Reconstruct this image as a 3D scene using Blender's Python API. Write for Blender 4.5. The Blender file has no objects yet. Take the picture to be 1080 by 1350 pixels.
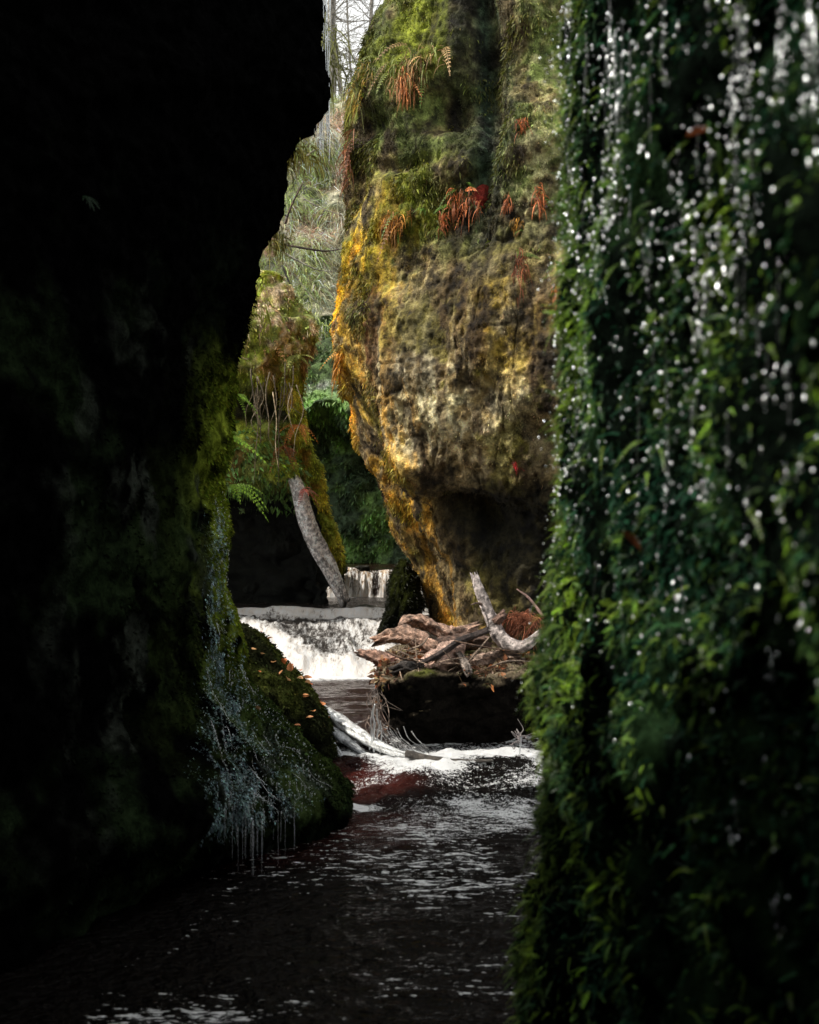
import bpy, math
import numpy as np

rng = np.random.default_rng(11)
FPX, EYE = 1500.0, 1.6
col = bpy.context.scene.collection
scene = bpy.context.scene


def P(px, py, d):
    """a point of the place, from the direction it is seen in and its distance"""
    return np.array([(px - 540) * d / FPX, d, EYE - (py - 675) * d / FPX])


def V(*a):
    return np.array(a, dtype=float)


# ------------------------------------------------------------------ noise
def _hash(ix, iy, iz, s):
    h = (ix * 374761393 + iy * 668265263 + iz * 2147483647 + s * 974634777) & 0xFFFFFFFF
    h = ((h ^ (h >> 13)) * 1274126177) & 0xFFFFFFFF
    h = ((h ^ (h >> 15)) * 2246822519) & 0xFFFFFFFF
    return ((h ^ (h >> 16)) & 0xFFFFFF) / float(0x7FFFFF) - 1.0


def vnoise(p, s=0):
    p = np.asarray(p, float)
    i = np.floor(p).astype(np.int64)
    f = p - i
    u = f * f * f * (f * (f * 6 - 15) + 10)
    r = 0
    for dx in (0, 1):
        wx = u[..., 0] if dx else 1 - u[..., 0]
        for dy in (0, 1):
            wy = u[..., 1] if dy else 1 - u[..., 1]
            for dz in (0, 1):
                wz = u[..., 2] if dz else 1 - u[..., 2]
                r = r + _hash(i[..., 0] + dx, i[..., 1] + dy, i[..., 2] + dz, s) * wx * wy * wz
    return r


_R = np.array([[0.36, 0.48, -0.8], [-0.8, 0.60, 0.0], [0.48, 0.64, 0.60]])


def fbm(p, octv=4, s=0, gain=0.5, scale=(1, 1, 1)):
    p = np.asarray(p, float) * np.asarray(scale, float)
    a, t, n = 1.0, 0.0, 0
    for k in range(octv):
        t = t + a * vnoise(p, s + k * 17)
        n += a
        a *= gain
        p = (p @ _R.T) * 2.03 + 3.7
    return t / n * 1.6


def sstep(a, b, x):
    t = np.clip((x - a) / (b - a), 0, 1)
    return t * t * (3 - 2 * t)


def mixc(c, d, m):
    m = np.clip(m, 0, 1)[..., None]
    return c * (1 - m) + np.asarray(d, float) * m


def norm(v):
    return v / (np.linalg.norm(v, axis=-1, keepdims=True) + 1e-9)


# ------------------------------------------------------------------ mesh building
def make_mesh(name, verts, faces, mat, cols=None, parent=None, smooth=True):
    verts = np.asarray(verts, np.float32).reshape(-1, 3)
    faces = np.asarray(faces, np.int32)
    k = faces.shape[1]
    me = bpy.data.meshes.new(name)
    me.vertices.add(len(verts))
    me.vertices.foreach_set('co', verts.ravel())
    me.loops.add(faces.size)
    me.loops.foreach_set('vertex_index', faces.ravel())
    me.polygons.add(len(faces))
    me.polygons.foreach_set('loop_start', np.arange(0, faces.size, k, dtype=np.int32))
    me.polygons.foreach_set('use_smooth', np.full(len(faces), smooth, dtype=bool))
    me.update(calc_edges=True)
    if cols is not None:
        c = np.asarray(cols, np.float32).reshape(-1, cols.shape[-1])
        if c.shape[1] == 3:
            c = np.concatenate([c, np.ones((len(c), 1), np.float32)], 1)
        at = me.color_attributes.new('Col', 'FLOAT_COLOR', 'POINT')
        at.data.foreach_set('color', c.ravel())
    me.materials.append(mat)
    o = bpy.data.objects.new(name, me)
    col.objects.link(o)
    if parent is not None:
        o.parent = parent
    return o


def grid_faces(nv, nu, wrap=False):
    i = np.arange(nv - 1)[:, None]
    if wrap:
        j = np.arange(nu)[None, :]
        j2 = (j + 1) % nu
    else:
        j = np.arange(nu - 1)[None, :]
        j2 = j + 1
    a = i * nu + j
    b = i * nu + j2
    return np.stack([a, b, b + nu, a + nu], -1).reshape(-1, 4)


def tag(o, label, cat=None, group=None, kind=None):
    if label:
        o['label'] = label
    if cat:
        o['category'] = cat
    if group:
        o['group'] = group
    if kind:
        o['kind'] = kind
    return o


def empty(name, loc=(0, 0, 0)):
    o = bpy.data.objects.new(name, None)
    o.location = loc
    o.empty_display_size = 0.05
    col.objects.link(o)
    return o


class Batch:
    """collects quads (with one colour each vertex) into one mesh"""

    def __init__(s):
        s.v, s.f, s.c, s.n = [], [], [], 0

    def add(s, v, f, c):
        v = np.asarray(v, float).reshape(-1, 3)
        s.v.append(v)
        s.f.append(np.asarray(f) + s.n)
        c = np.asarray(c, float)
        if c.ndim == 1:
            c = np.tile(c, (len(v), 1))
        s.c.append(c.reshape(-1, 3))
        s.n += len(v)

    def build(s, name, mat, parent=None, smooth=True):
        return make_mesh(name, np.concatenate(s.v), np.concatenate(s.f), mat, np.concatenate(s.c), parent, smooth)


def catmull(ctrl, per):
    """ctrl (...,K,D) -> samples along K; per = samples of each of the K-1 spans"""
    c = np.concatenate([2 * ctrl[..., :1, :] - ctrl[..., 1:2, :], ctrl, 2 * ctrl[..., -1:, :] - ctrl[..., -2:-1, :]], -2)
    out = []
    for k in range(ctrl.shape[-2] - 1):
        t = np.linspace(0, 1, per[k], endpoint=(k == ctrl.shape[-2] - 2))[:, None]
        p0, p1, p2, p3 = (c[..., k + m, :][..., None, :] for m in range(4))
        out.append(0.5 * (2 * p1 + (p2 - p0) * t + (2 * p0 - 5 * p1 + 4 * p2 - p3) * t ** 2 + (3 * p1 - p0 - 3 * p2 + p3) * t ** 3))
    return np.concatenate(out, -2)


def grid_normals(p, flip=1):
    return norm(np.cross(np.gradient(p, axis=1), np.gradient(p, axis=0))) * flip


FIB = {}


def tube_data(pts, rad, nr=10, step=None, rough=0.0, s=0, flat=1.0, cap=True, fr=6.0):
    pts = np.asarray(pts, float)
    n = step or 8
    nr += nr % 2
    path = catmull(pts, [n] * (len(pts) - 1))
    r = np.interp(np.linspace(0, len(rad) - 1, len(path)), np.arange(len(rad)), rad)
    t = norm(np.gradient(path, axis=0))
    ref = V(0.3, 0.2, 0.93) if abs(t[:, 2]).mean() < 0.8 else V(0.9, 0.3, 0.1)
    a = norm(np.cross(t, ref))
    b = np.cross(t, a)
    th = np.linspace(0, 2 * np.pi, nr, endpoint=False)
    ring = a[:, None] * np.cos(th)[None, :, None] + b[:, None] * (np.sin(th)[None, :, None] * flat)
    v = path[:, None] + ring * r[:, None, None]
    if rough:
        ln = np.cumsum(np.r_[0, np.linalg.norm(np.diff(path, axis=0), axis=1)])
        q = np.stack([np.cos(th)[None].repeat(len(path), 0) * 1.6, np.sin(th)[None].repeat(len(path), 0) * 1.6,
                      (ln * fr)[:, None].repeat(nr, 1)], -1)
        tw = (ln * 3.0)[:, None]
        q2 = np.stack([np.cos(th[None] + tw) * 4.2, np.sin(th[None] + tw) * 4.2, (ln * fr * 0.35)[:, None].repeat(nr, 1)], -1)
        fib = np.abs(fbm(q2, 4, s + 5))
        v = v + ring * (r[:, None] * rough * (fbm(q, 4, s) + 1.1 * (0.3 - fib)))[..., None]
        # broken, splintered ends
        e_ = np.exp(-((ln / (r.mean() * 1.2)) ** 2))[:, None], np.exp(-(((ln[-1] - ln) / (r.mean() * 1.2)) ** 2))[:, None]
        jag = fbm(np.stack([np.cos(th) * 3, np.sin(th) * 3, 0 * th], -1), 3, s + 9)[None]
        v = v + t[:, None] * ((e_[1] - e_[0]) * jag * r.mean() * 1.3)[..., None]
        FIB['v'] = np.concatenate([fib.ravel(), [0.1, 0.1]])
    f = grid_faces(len(path), nr, True)
    v = v.reshape(-1, 3)
    if cap:
        m = len(v)
        v = np.concatenate([v, path[:1] - t[:1] * r[0] * 0.3, path[-1:] + t[-1:] * r[-1] * 0.5])
        base = (len(path) - 1) * nr
        j = np.arange(nr)
        q0 = np.stack([np.full(nr // 2, m), (j[::2] + 2) % nr, (j[::2] + 1) % nr, j[::2]], -1)
        q1 = np.stack([np.full(nr // 2, m + 1), base + j[::2], base + (j[::2] + 1) % nr, base + (j[::2] + 2) % nr], -1)
        f = np.concatenate([f, q0, q1])
    return v, f


# ------------------------------------------------------------------ materials
class NT:
    def __init__(s, name):
        s.m = bpy.data.materials.new(name)
        s.m.use_nodes = True
        s.t = s.m.node_tree
        s.t.nodes.clear()
        s.out = s.n('ShaderNodeOutputMaterial')

    def n(s, kind, **kw):
        nd = s.t.nodes.new(kind)
        for k, v in kw.items():
            if hasattr(nd, k):
                setattr(nd, k, v)
            else:
                nd.inputs[k.replace('_', ' ')].default_value = v
        return nd

    def l(s, a, b):
        s.t.links.new(a, b)

    def math(s, op, a, b=0.0, c=None):
        nd = s.n('ShaderNodeMath', operation=op)
        for k, x in enumerate((a, b, c)):
            if x is None:
                continue
            if isinstance(x, (int, float)):
                nd.inputs[k].default_value = x
            else:
                s.l(x, nd.inputs[k])
        return nd.outputs[0]

    def noise(s, scale, detail=6, rough=0.6, vec=None, sc=None):
        tc = s.n('ShaderNodeTexCoord')
        mp = s.n('ShaderNodeMapping')
        s.l(tc.outputs['Object'], mp.inputs[0])
        if sc:
            mp.inputs['Scale'].default_value = sc
        nd = s.n('ShaderNodeTexNoise')
        nd.inputs['Scale'].default_value = scale
        nd.inputs['Detail'].default_value = detail
        nd.inputs['Roughness'].default_value = rough
        s.l(mp.outputs[0], nd.inputs['Vector'])
        return nd.outputs['Fac']

    def ramp(s, x, a, b, lo=0.0, hi=1.0):
        nd = s.n('ShaderNodeMapRange', interpolation_type='SMOOTHSTEP')
        s.l(x, nd.inputs[0])
        for k, v in enumerate((a, b, lo, hi)):
            nd.inputs[1 + k].default_value = v
        return nd.outputs[0]


def rock_material(name, bump=0.02, scale=14, rough=0.85, spec=0.3, contrast=0.6):
    m = NT(name)
    at = m.n('ShaderNodeVertexColor', layer_name='Col')
    n1 = m.noise(scale, 8, 0.65)
    n2 = m.noise(scale * 6, 5, 0.7)
    k = m.math('MULTIPLY', m.ramp(n1, 0.3, 0.7, 1 - contrast, 1 + contrast), m.ramp(n2, 0.3, 0.7, 0.65, 1.35))
    mul = m.n('ShaderNodeVectorMath', operation='SCALE')
    m.l(at.outputs[0], mul.inputs[0])
    m.l(k, mul.inputs['Scale'])
    b = m.n('ShaderNodeBsdfPrincipled')
    m.l(mul.outputs[0], b.inputs['Base Color'])
    b.inputs['Roughness'].default_value = rough
    b.inputs['Specular IOR Level'].default_value = spec
    h = m.math('ADD', m.math('MULTIPLY', n1, 1.0), m.math('MULTIPLY', n2, 0.35))
    bp = m.n('ShaderNodeBump')
    bp.inputs['Strength'].default_value = 1.0
    bp.inputs['Distance'].default_value = bump
    m.l(h, bp.inputs['Height'])
    m.l(bp.outputs[0], b.inputs['Normal'])
    m.l(b.outputs[0], m.out.inputs[0])
    return m.m


def leaf_material(name, rough=0.55, trans=0.3, spec=0.3):
    m = NT(name)
    at = m.n('ShaderNodeVertexColor', layer_name='Col')
    n = m.noise(60, 3, 0.6)
    mul = m.n('ShaderNodeVectorMath', operation='SCALE')
    m.l(at.outputs[0], mul.inputs[0])
    m.l(m.ramp(n, 0.3, 0.7, 0.7, 1.3), mul.inputs['Scale'])
    b = m.n('ShaderNodeBsdfPrincipled')
    m.l(mul.outputs[0], b.inputs['Base Color'])
    b.inputs['Roughness'].default_value = rough
    b.inputs['Specular IOR Level'].default_value = spec
    tr = m.n('ShaderNodeBsdfTranslucent')
    m.l(mul.outputs[0], tr.inputs[0])
    mx = m.n('ShaderNodeMixShader')
    mx.inputs[0].default_value = trans
    m.l(b.outputs[0], mx.inputs[1])
    m.l(tr.outputs[0], mx.inputs[2])
    m.l(mx.outputs[0], m.out.inputs[0])
    return m.m


def wood_material(name, rough=0.7):
    m = NT(name)
    at = m.n('ShaderNodeVertexColor', layer_name='Col')
    n1 = m.noise(25, 7, 0.65)
    n2 = m.noise(120, 4, 0.7)
    k = m.math('MULTIPLY', m.ramp(n1, 0.32, 0.68, 0.35, 1.5), m.ramp(n2, 0.3, 0.7, 0.7, 1.3))
    mul = m.n('ShaderNodeVectorMath', operation='SCALE')
    m.l(at.outputs[0], mul.inputs[0])
    m.l(k, mul.inputs['Scale'])
    b = m.n('ShaderNodeBsdfPrincipled')
    m.l(mul.outputs[0], b.inputs['Base Color'])
    b.inputs['Roughness'].default_value = rough
    bp = m.n('ShaderNodeBump')
    bp.inputs['Distance'].default_value = 0.03
    m.l(m.math('ADD', n1, m.math('MULTIPLY', n2, 0.4)), bp.inputs['Height'])
    m.l(bp.outputs[0], b.inputs['Normal'])
    m.l(b.outputs[0], m.out.inputs[0])
    return m.m


def water_material(name, ripple=9.0, bump=0.03, stretch=(1, 1, 1), fscale=30, fstretch=(1, 1, 1), fsharp=0.06, fine=None, gloss=0.0, ior=1.4,
                   deep=(0.012, 0.006, 0.004), warm=(0.075, 0.013, 0.009), foamc=(0.88, 0.89, 0.9), amber=(0.72, 0.46, 0.22)):
    """Col.r = how much foam (painted glints on the near stream), Col.g = lit tannin-red bed showing, Col.b = amber tint of the foam"""
    m = NT(name)
    at = m.n('ShaderNodeVertexColor', layer_name='Col')
    sp = m.n('ShaderNodeSeparateColor')
    m.l(at.outputs[0], sp.inputs[0])
    n1 = m.noise(ripple, 5, 0.6, sc=stretch)
    n2 = m.noise(ripple * 3.1, 4, 0.6, sc=stretch)
    h = m.math('ADD', n1, m.math('MULTIPLY', n2, 0.45))
    bp = m.n('ShaderNodeBump')
    bp.inputs['Distance'].default_value = bump
    m.l(h, bp.inputs['Height'])
    cm = m.n('ShaderNodeMixRGB')
    cm.inputs[1].default_value = (*deep, 1)
    cm.inputs[2].default_value = (*warm, 1)
    m.l(sp.outputs[1], cm.inputs[0])
    b = m.n('ShaderNodeBsdfPrincipled')
    m.l(cm.outputs[0], b.inputs['Base Color'])
    b.inputs['Roughness'].default_value = 0.07
    b.inputs['IOR'].default_value = ior
    m.l(bp.outputs[0], b.inputs['Normal'])
    f1 = m.noise(fscale, 5, 0.62, sc=fstretch)
    f2 = m.noise(fscale * 4, 4, 0.65, sc=fstretch)
    ff = m.math('ADD', m.math('MULTIPLY', f1, 0.7), m.math('MULTIPLY', f2, 0.3))
    if fine:
        g1 = m.noise(fine, 6, 0.75, sc=(0.7, 1.3, 1))
        g2 = m.noise(fine * 3.5, 3, 0.7, sc=(0.8, 1.2, 1))
        gg = m.math('ADD', m.math('MULTIPLY', g1, 0.5), m.math('MULTIPLY', g2, 0.5))
        ff = m.math('ADD', m.math('MULTIPLY', ff, m.math('SUBTRACT', 1.0, sp.outputs[2])), m.math('MULTIPLY', gg, sp.outputs[2]))
    ff = m.math('ADD', ff, m.math('MULTIPLY', m.math('SUBTRACT', sp.outputs[0], 0.5), 0.62))
    fac = m.ramp(ff, 0.5, 0.5 + fsharp)
    fc = m.n('ShaderNodeMixRGB')
    fc.inputs[1].default_value = (*foamc, 1)
    fc.inputs[2].default_value = (*amber, 1)
    if fine:
        fc.inputs[0].default_value = 0.0
    else:
        m.l(m.math('MULTIPLY', sp.outputs[2], m.ramp(f1, 0.35, 0.65, 1.6, 0.0)), fc.inputs[0])
    fo = m.n('ShaderNodeBsdfPrincipled')
    m.l(fc.outputs[0], fo.inputs['Base Color'])
    fo.inputs['Roughness'].default_value = 0.35
    b2 = m.n('ShaderNodeBump')
    b2.inputs['Distance'].default_value = 0.02
    m.l(ff, b2.inputs['Height'])
    m.l(b2.outputs[0], fo.inputs['Normal'])
    last = fo.outputs[0]
    if gloss:
        gl = m.n('ShaderNodeBsdfGlossy')
        gl.inputs[0].default_value = (1, 1, 1, 1)
        gl.inputs['Roughness'].default_value = 0.15
        b3 = m.n('ShaderNodeBump')
        b3.inputs['Distance'].default_value = 0.10
        m.l(n2, b3.inputs['Height'])
        m.l(b3.outputs[0], gl.inputs['Normal'])
        mg = m.n('ShaderNodeMixShader')
        mg.inputs[0].default_value = gloss
        m.l(last, mg.inputs[1])
        m.l(gl.outputs[0], mg.inputs[2])
        last = mg.outputs[0]
    mx = m.n('ShaderNodeMixShader')
    m.l(fac, mx.inputs[0])
    m.l(b.outputs[0], mx.inputs[1])
    m.l(last, mx.inputs[2])
    m.l(mx.outputs[0], m.out.inputs[0])
    return m.m


def drip_material(name, gloss=0.6, rough=0.25, white=0.75):
    m = NT(name)
    g = m.n('ShaderNodeBsdfGlossy')
    g.inputs[0].default_value = (0.93, 0.97, 1, 1)
    g.inputs['Roughness'].default_value = rough
    d = m.n('ShaderNodeBsdfTranslucent')
    d.inputs[0].default_value = (white, white, white, 1)
    t = m.n('ShaderNodeBsdfTransparent')
    mx = m.n('ShaderNodeMixShader')
    mx.inputs[0].default_value = gloss
    m.l(t.outputs[0], mx.inputs[1])
    m.l(g.outputs[0], mx.inputs[2])
    mx2 = m.n('ShaderNodeMixShader')
    mx2.inputs[0].default_value = 0.15
    m.l(mx.outputs[0], mx2.inputs[1])
    m.l(d.outputs[0], mx2.inputs[2])
    m.l(mx2.outputs[0], m.out.inputs[0])
    return m.m


M_ROCK = rock_material('sandstone', 0.035, 11, contrast=0.75)
M_NEAR = rock_material('near_wet_rock', 0.02, 16, rough=0.9, spec=0.0)
M_WOOD = wood_material('driftwood')
M_LEAF = leaf_material('moss_leaf', 0.6, 0.25)
M_DIM = leaf_material('shaded_moss', 0.9, 0.2, 0.0)
M_WETLEAF = leaf_material('wet_moss_leaf', 0.38, 0.4, 0.4)
M_DRIP = drip_material('dripping_water')
M_BEAD = drip_material('water_bead', 0.95, 0.3, 0.9)
M_STREAM = water_material('dark_stream', 9, 0.06, (0.8, 1.5, 1), 21, (0.36, 1.35, 1), 0.03, fine=42, gloss=0.25, ior=1.17, deep=(0.003, 0.002, 0.0015))
M_POOL = water_material('pool_water', 12, 0.03, (0.7, 2.0, 1), 30, (0.5, 2.2, 1), 0.1)
M_CASC = water_material('white_water', 14, 0.03, (1.6, 0.5, 0.5), 24, (1.3, 0.42, 0.5), 0.24, deep=(0.03, 0.027, 0.024), foamc=(0.66, 0.66, 0.66))
M_FALL = water_material('falling_water', 20, 0.03, (1.6, 1.0, 0.15), 40, (1.6, 1.0, 0.12), 0.25)


# ------------------------------------------------------------------ scattering over a surface
def sample(p, nrm, colr, n, w=None):
    """random points on a grid surface: position, normal, colour"""
    nv, nu = p.shape[:2]
    a = p[1:, :-1] - p[:-1, :-1]
    b = p[:-1, 1:] - p[:-1, :-1]
    area = np.linalg.norm(np.cross(a, b), axis=-1)
    pr = area if w is None else area * w[:-1, :-1]
    cs = np.cumsum(pr.ravel())
    idx = np.searchsorted(cs, rng.random(n) * cs[-1])
    i, j = np.divmod(np.minimum(idx, cs.size - 1), nu - 1)
    s, t = rng.random((2, n, 1))
    bl = lambda q: (q[i, j] * (1 - s) + q[i + 1, j] * s) * (1 - t) + (q[i, j + 1] * (1 - s) + q[i + 1, j + 1] * s) * t
    return bl(p), norm(bl(nrm)), bl(colr)


def blades(name, pos, nrm, colr, size, mat, parent, out=0.6, down=0.5, rnd=0.6, wid=0.22, jit=0.35, droop=0.3):
    n = len(pos)
    d = norm(nrm * out + V(0, 0, -1) * down + rng.normal(0, rnd, (n, 3)))
    sd = norm(np.cross(d, rng.normal(0, 1, (n, 3))))
    L = rng.uniform(size[0], size[1], (n, 1))
    v = np.empty((n, 4, 3))
    v[:, 0] = pos - nrm * 0.004
    mid = pos + d * L * 0.5
    v[:, 1] = mid + sd * L * wid
    v[:, 3] = mid - sd * L * wid
    v[:, 2] = pos + d * L + V(0, 0, -1) * L * droop
    c = colr * np.exp(rng.normal(0, jit, (n, 1))) * np.exp(rng.normal(0, 0.08, (n, 3)))
    c4 = np.repeat(c[:, None], 4, 1)
    c4[:, 0] *= 0.6
    c4[:, 2] *= 1.25
    f = np.arange(n * 4).reshape(n, 4)
    o = make_mesh(name, v, f, mat, c4.reshape(-1, 3), parent, False)
    return o


def cliff(name, p, colfn, mat, disp, flip=1, label=None, cat='cliff', smooth=True, mat_name=None):
    nrm = grid_normals(p, flip)
    p = p + nrm * disp(p)[..., None]
    nrm = grid_normals(p, flip)
    c = colfn(p, nrm)
    o = make_mesh(name, p, grid_faces(*p.shape[:2]), mat, c.reshape(-1, 3), None, smooth)
    tag(o, label, cat)
    return o, p, nrm, c


def strata(p, s, amp=1.0, zs=5.0):
    q = p * V(0.9, 0.9, zs)
    a = fbm(q, 3, s)
    return amp * (np.abs(a) * -1 + 0.3)


# ================================================================== LEFT CLIFF (near, nearly black, overhanging)
S = 1 / 0.9074
le = [(378, -260), (380, -120), (383, 0), (390, 30), (391, 70), (388, 120), (378, 148), (356, 168), (346, 200), (338, 240), (322, 280),
      (302, 325), (290, 370), (282, 410), (276, 450), (273, 500), (271, 560), (270, 610), (273, 650), (277, 700), (282, 750), (286, 795),
      (306, 840), (338, 875), (372, 906), (402, 932), (424, 955), (430, 975), (400, 990), (370, 1010), (360, 1060)]
le = np.array(le) * S
DL = 5.95
lx = (le[:, 0] - 540) * DL / FPX
lz = EYE - (le[:, 1] - 675) * DL / FPX
zz = np.concatenate([np.linspace(-0.3, 4.35, 330), np.linspace(4.4, 6.3, 30)])
ex = np.interp(zz, lz[::-1], lx[::-1])
ex = np.convolve(np.pad(ex, 3, mode='edge'), np.ones(7) / 7, 'valid')
K = np.zeros((len(zz), 12, 2))
lip = np.exp(-((zz - 0.36) / 0.2) ** 2) * 0.34 - sstep(0.16, -0.05, zz) * 0.2
lip2 = sstep(1.3, 0.2, zz)
bl = lambda a, b, k: a * (1 - k) + b * k
K[:, 0] = V(2.2, -0.9)  # unseen wall behind the camera, added to cut sky light
K[:, 1] = V(0.6, -1.7)
K[:, 2] = V(-1.5, -1.2)
K[:, 3] = V(-2.3, 0.6)
K[:, 4] = V(-2.05, 2.2)
K[:, 5] = np.stack([bl(-1.62, ex, 0.10), 3.7 + 0 * zz], -1)
K[:, 6] = np.stack([bl(-1.28, ex, 0.40) + lip * 0.2, 4.85 - lip * 0.7], -1)
K[:, 7] = np.stack([bl(-1.0, ex, 0.8), 5.55 - lip * 0.8 - lip2 * 0.1], -1)
K[:, 8] = np.stack([ex, 5.95 - lip * 0.1], -1)
K[:, 9] = np.stack([ex - 0.10, 6.1 + 0 * zz], -1)
K[:, 10] = np.stack([ex - 0.6, 6.0 + 0 * zz], -1)
K[:, 11] = np.stack([-4.0 + 0 * zz, 5.5 + 0 * zz], -1)
xy = catmull(K, [12, 12, 14, 24, 40, 80, 110, 90, 40, 30, 20])
pl = np.concatenate([xy, np.broadcast_to(zz[:, None, None], xy.shape[:2] + (1,))], -1)
cap = np.interp(pl[..., 1], [-1.5, -0.5, 0.5, 1.3, 2.4, 3.2, 4.3, 5.2], [6.0, 5.9, 5.25, 4.9, 3.85, 3.7, 4.4, 6.3]) + 0.4 * fbm(pl * V(2.5, 2.5, 0), 3, 19)  # out-of-view top shaped to set its shadow line on the right cliff
pl[..., 2] = np.where(pl[..., 2] > 2.9, 2.9 + (pl[..., 2] - 2.9) * (cap - 2.9) / 3.4, pl[..., 2])


def left_col(p, n):
    z = p[..., 2]
    u = np.linspace(0, 1, p.shape[1])[None]
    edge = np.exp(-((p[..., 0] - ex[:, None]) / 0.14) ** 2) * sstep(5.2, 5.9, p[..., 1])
    a = fbm(p * 2.2, 4, 3)
    b = fbm(p * 7, 4, 5)
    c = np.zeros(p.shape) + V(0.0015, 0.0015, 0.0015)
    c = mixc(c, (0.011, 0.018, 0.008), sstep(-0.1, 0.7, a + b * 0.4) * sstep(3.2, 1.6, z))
    g = sstep(2.4, 0.8, z) * sstep(0.03, 0.3, z) * sstep(4.6, 5.6, p[..., 1])
    c = mixc(c, (0.032, 0.048, 0.013), g * sstep(-0.5, 0.6, b + 0.2))  # moss green, lifted to paint soft light on the foot
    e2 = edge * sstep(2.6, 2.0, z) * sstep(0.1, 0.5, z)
    c = mixc(c, (0.19, 0.24, 0.025), e2 * sstep(0.6, 1.1, z) * sstep(-0.4, 0.5, b + 0.2))  # edge moss brightened in the colour to look like a lit rim
    c = mixc(c, (0.03, 0.035, 0.028), sstep(0.35, 0.8, fbm(p * V(6, 6, 3), 4, 9)) * sstep(2.8, 1.9, z) * sstep(3.8, 4.8, p[..., 1]) * 0.7)
    return c


def left_disp(p):
    return 0.055 * fbm(p * 2.4, 5, 21) + 0.03 * strata(p, 25, 1, 4) + 0.02 * fbm(p * 12, 3, 23)


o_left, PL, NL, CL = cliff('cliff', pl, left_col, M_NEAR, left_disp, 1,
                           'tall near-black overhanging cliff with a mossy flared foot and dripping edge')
wl = sstep(2.9, 1.2, PL[..., 2]) * sstep(0.02, 0.2, PL[..., 2]) * (0.25 + sstep(4.9, 5.6, PL[..., 1])) * sstep(4.0, 4.4, PL[..., 1]) \
    + 1.4 * np.exp(-((PL[..., 0] - ex[:, None]) / 0.12) ** 2) * sstep(5.3, 5.7, PL[..., 1]) * sstep(2.9, 2.0, PL[..., 2]) * sstep(0.05, 0.2, PL[..., 2])
a, b, c = sample(PL, NL, CL, 70000, wl * sstep(-0.5, 0.3, fbm(PL * 4, 4, 31)) + 0.01)
tag(blades('moss', a, b, c * 1.2, (0.008, 0.03), M_DIM, o_left), None, kind='stuff')
# wet, pale moss where the water runs over the corner and the foot
PX = PL[..., 0] / np.maximum(PL[..., 1], 0.1) * FPX + 540
run = np.where(PL[..., 2] > 0.85, np.exp(-((PX - 292) / 13) ** 2), np.exp(-((PX - 300 - 45 * (0.85 - PL[..., 2])) / (18 + 62 * np.clip(0.85 - PL[..., 2], 0, 1))) ** 2))
run = run * sstep(1.75, 1.3, PL[..., 2]) * sstep(0.16, 0.3, PL[..., 2]) * (PL[..., 1] > 4.8) * (PL[..., 1] < 5.95)
a, b, c = sample(PL, NL, CL, 42000, run * sstep(-0.35, 0.3, fbm(PL * V(14, 14, 5), 3, 33)))
tag(blades('moss', a, b, np.zeros_like(c) + V(0.22, 0.30, 0.31), (0.004, 0.016), M_DIM, o_left, 0.5, 0.9, 0.4, 0.14, 0.7), None, kind='stuff')

# ================================================================== BUTTRESS (sunlit, bulging, undercut)
be = np.array([(515, -300), (512, -60), (500, 0), (488, 25), (472, 60), (460, 98), (455, 150), (459, 196), (460, 260), (457, 320), (450, 392), (443, 430),
               (446, 498), (470, 581), (494, 635), (522, 694), (546, 738), (564, 792), (574, 830), (578, 900)])
be = be + np.stack([np.where(be[:, 1] < 90, 14, 6), 0 * be[:, 1]], -1)
DB = 9.75
bx_ = (be[:, 0] - 540) * DB / FPX
bz_ = EYE - (be[:, 1] - 675) * DB / FPX
zb = np.concatenate([np.linspace(0.2, 6.3, 460), np.linspace(6.35, 8.0, 20)])
eb = np.interp(zb, bz_[::-1], bx_[::-1])
eb = np.convolve(np.pad(eb, 5, mode='edge'), np.ones(11) / 11, 'valid')
# how far the face steps back with height: belly at 2.2-3.4, hollow under it, ledges above
fr = np.interp(zb, [0.2, 0.7, 1.0, 1.2, 1.35, 1.55, 1.78, 2.05, 2.4, 3.0, 3.6, 4.15, 4.3, 4.5, 4.9, 5.3, 6.3, 8],
               [0.62, 0.62, 0.62, 0.64, 0.62, 0.52, 0.37, 0.23, 0.08, 0.0, 0.08, 0.20, 0.10, 0.14, 0.34, 0.30, 0.42, 0.7])
fr = np.convolve(np.pad(fr, 4, mode='edge'), np.ones(9) / 9, 'valid')
K = np.zeros((len(zb), 9, 2))
one = np.ones_like(zb)
K[:, 0] = np.stack([eb + 2.4, 12.6 * one], -1)
K[:, 1] = np.stack([eb + 0.5, 11.0 * one], -1)
K[:, 2] = np.stack([eb + 0.07, 10.1 * one], -1)
K[:, 3] = np.stack([eb, 9.75 * one], -1)
K[:, 4] = np.stack([eb + 0.05 + 0.1 * fr, 9.45 + 0.15 * fr], -1)
fsh = lambda dz: np.interp(zb + dz, zb, fr)
K[:, 5] = np.stack([np.maximum(eb * 0.45 + 0.02, eb + 0.2), 8.85 + 0.7 * fsh(0.42)], -1)
K[:, 6] = np.stack([0.45 * one, 8.45 + fsh(0.08)], -1)
K[:, 7] = np.stack([1.25 * one, 8.15 + fr], -1)
K[:, 8] = np.stack([3.2 * one, 7.9 + fr * 0.5], -1)
xy = catmull(K, [10, 30, 40, 40, 70, 100, 110, 40])
pb = np.concatenate([xy, np.broadcast_to(zb[:, None, None], xy.shape[:2] + (1,))], -1)


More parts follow.
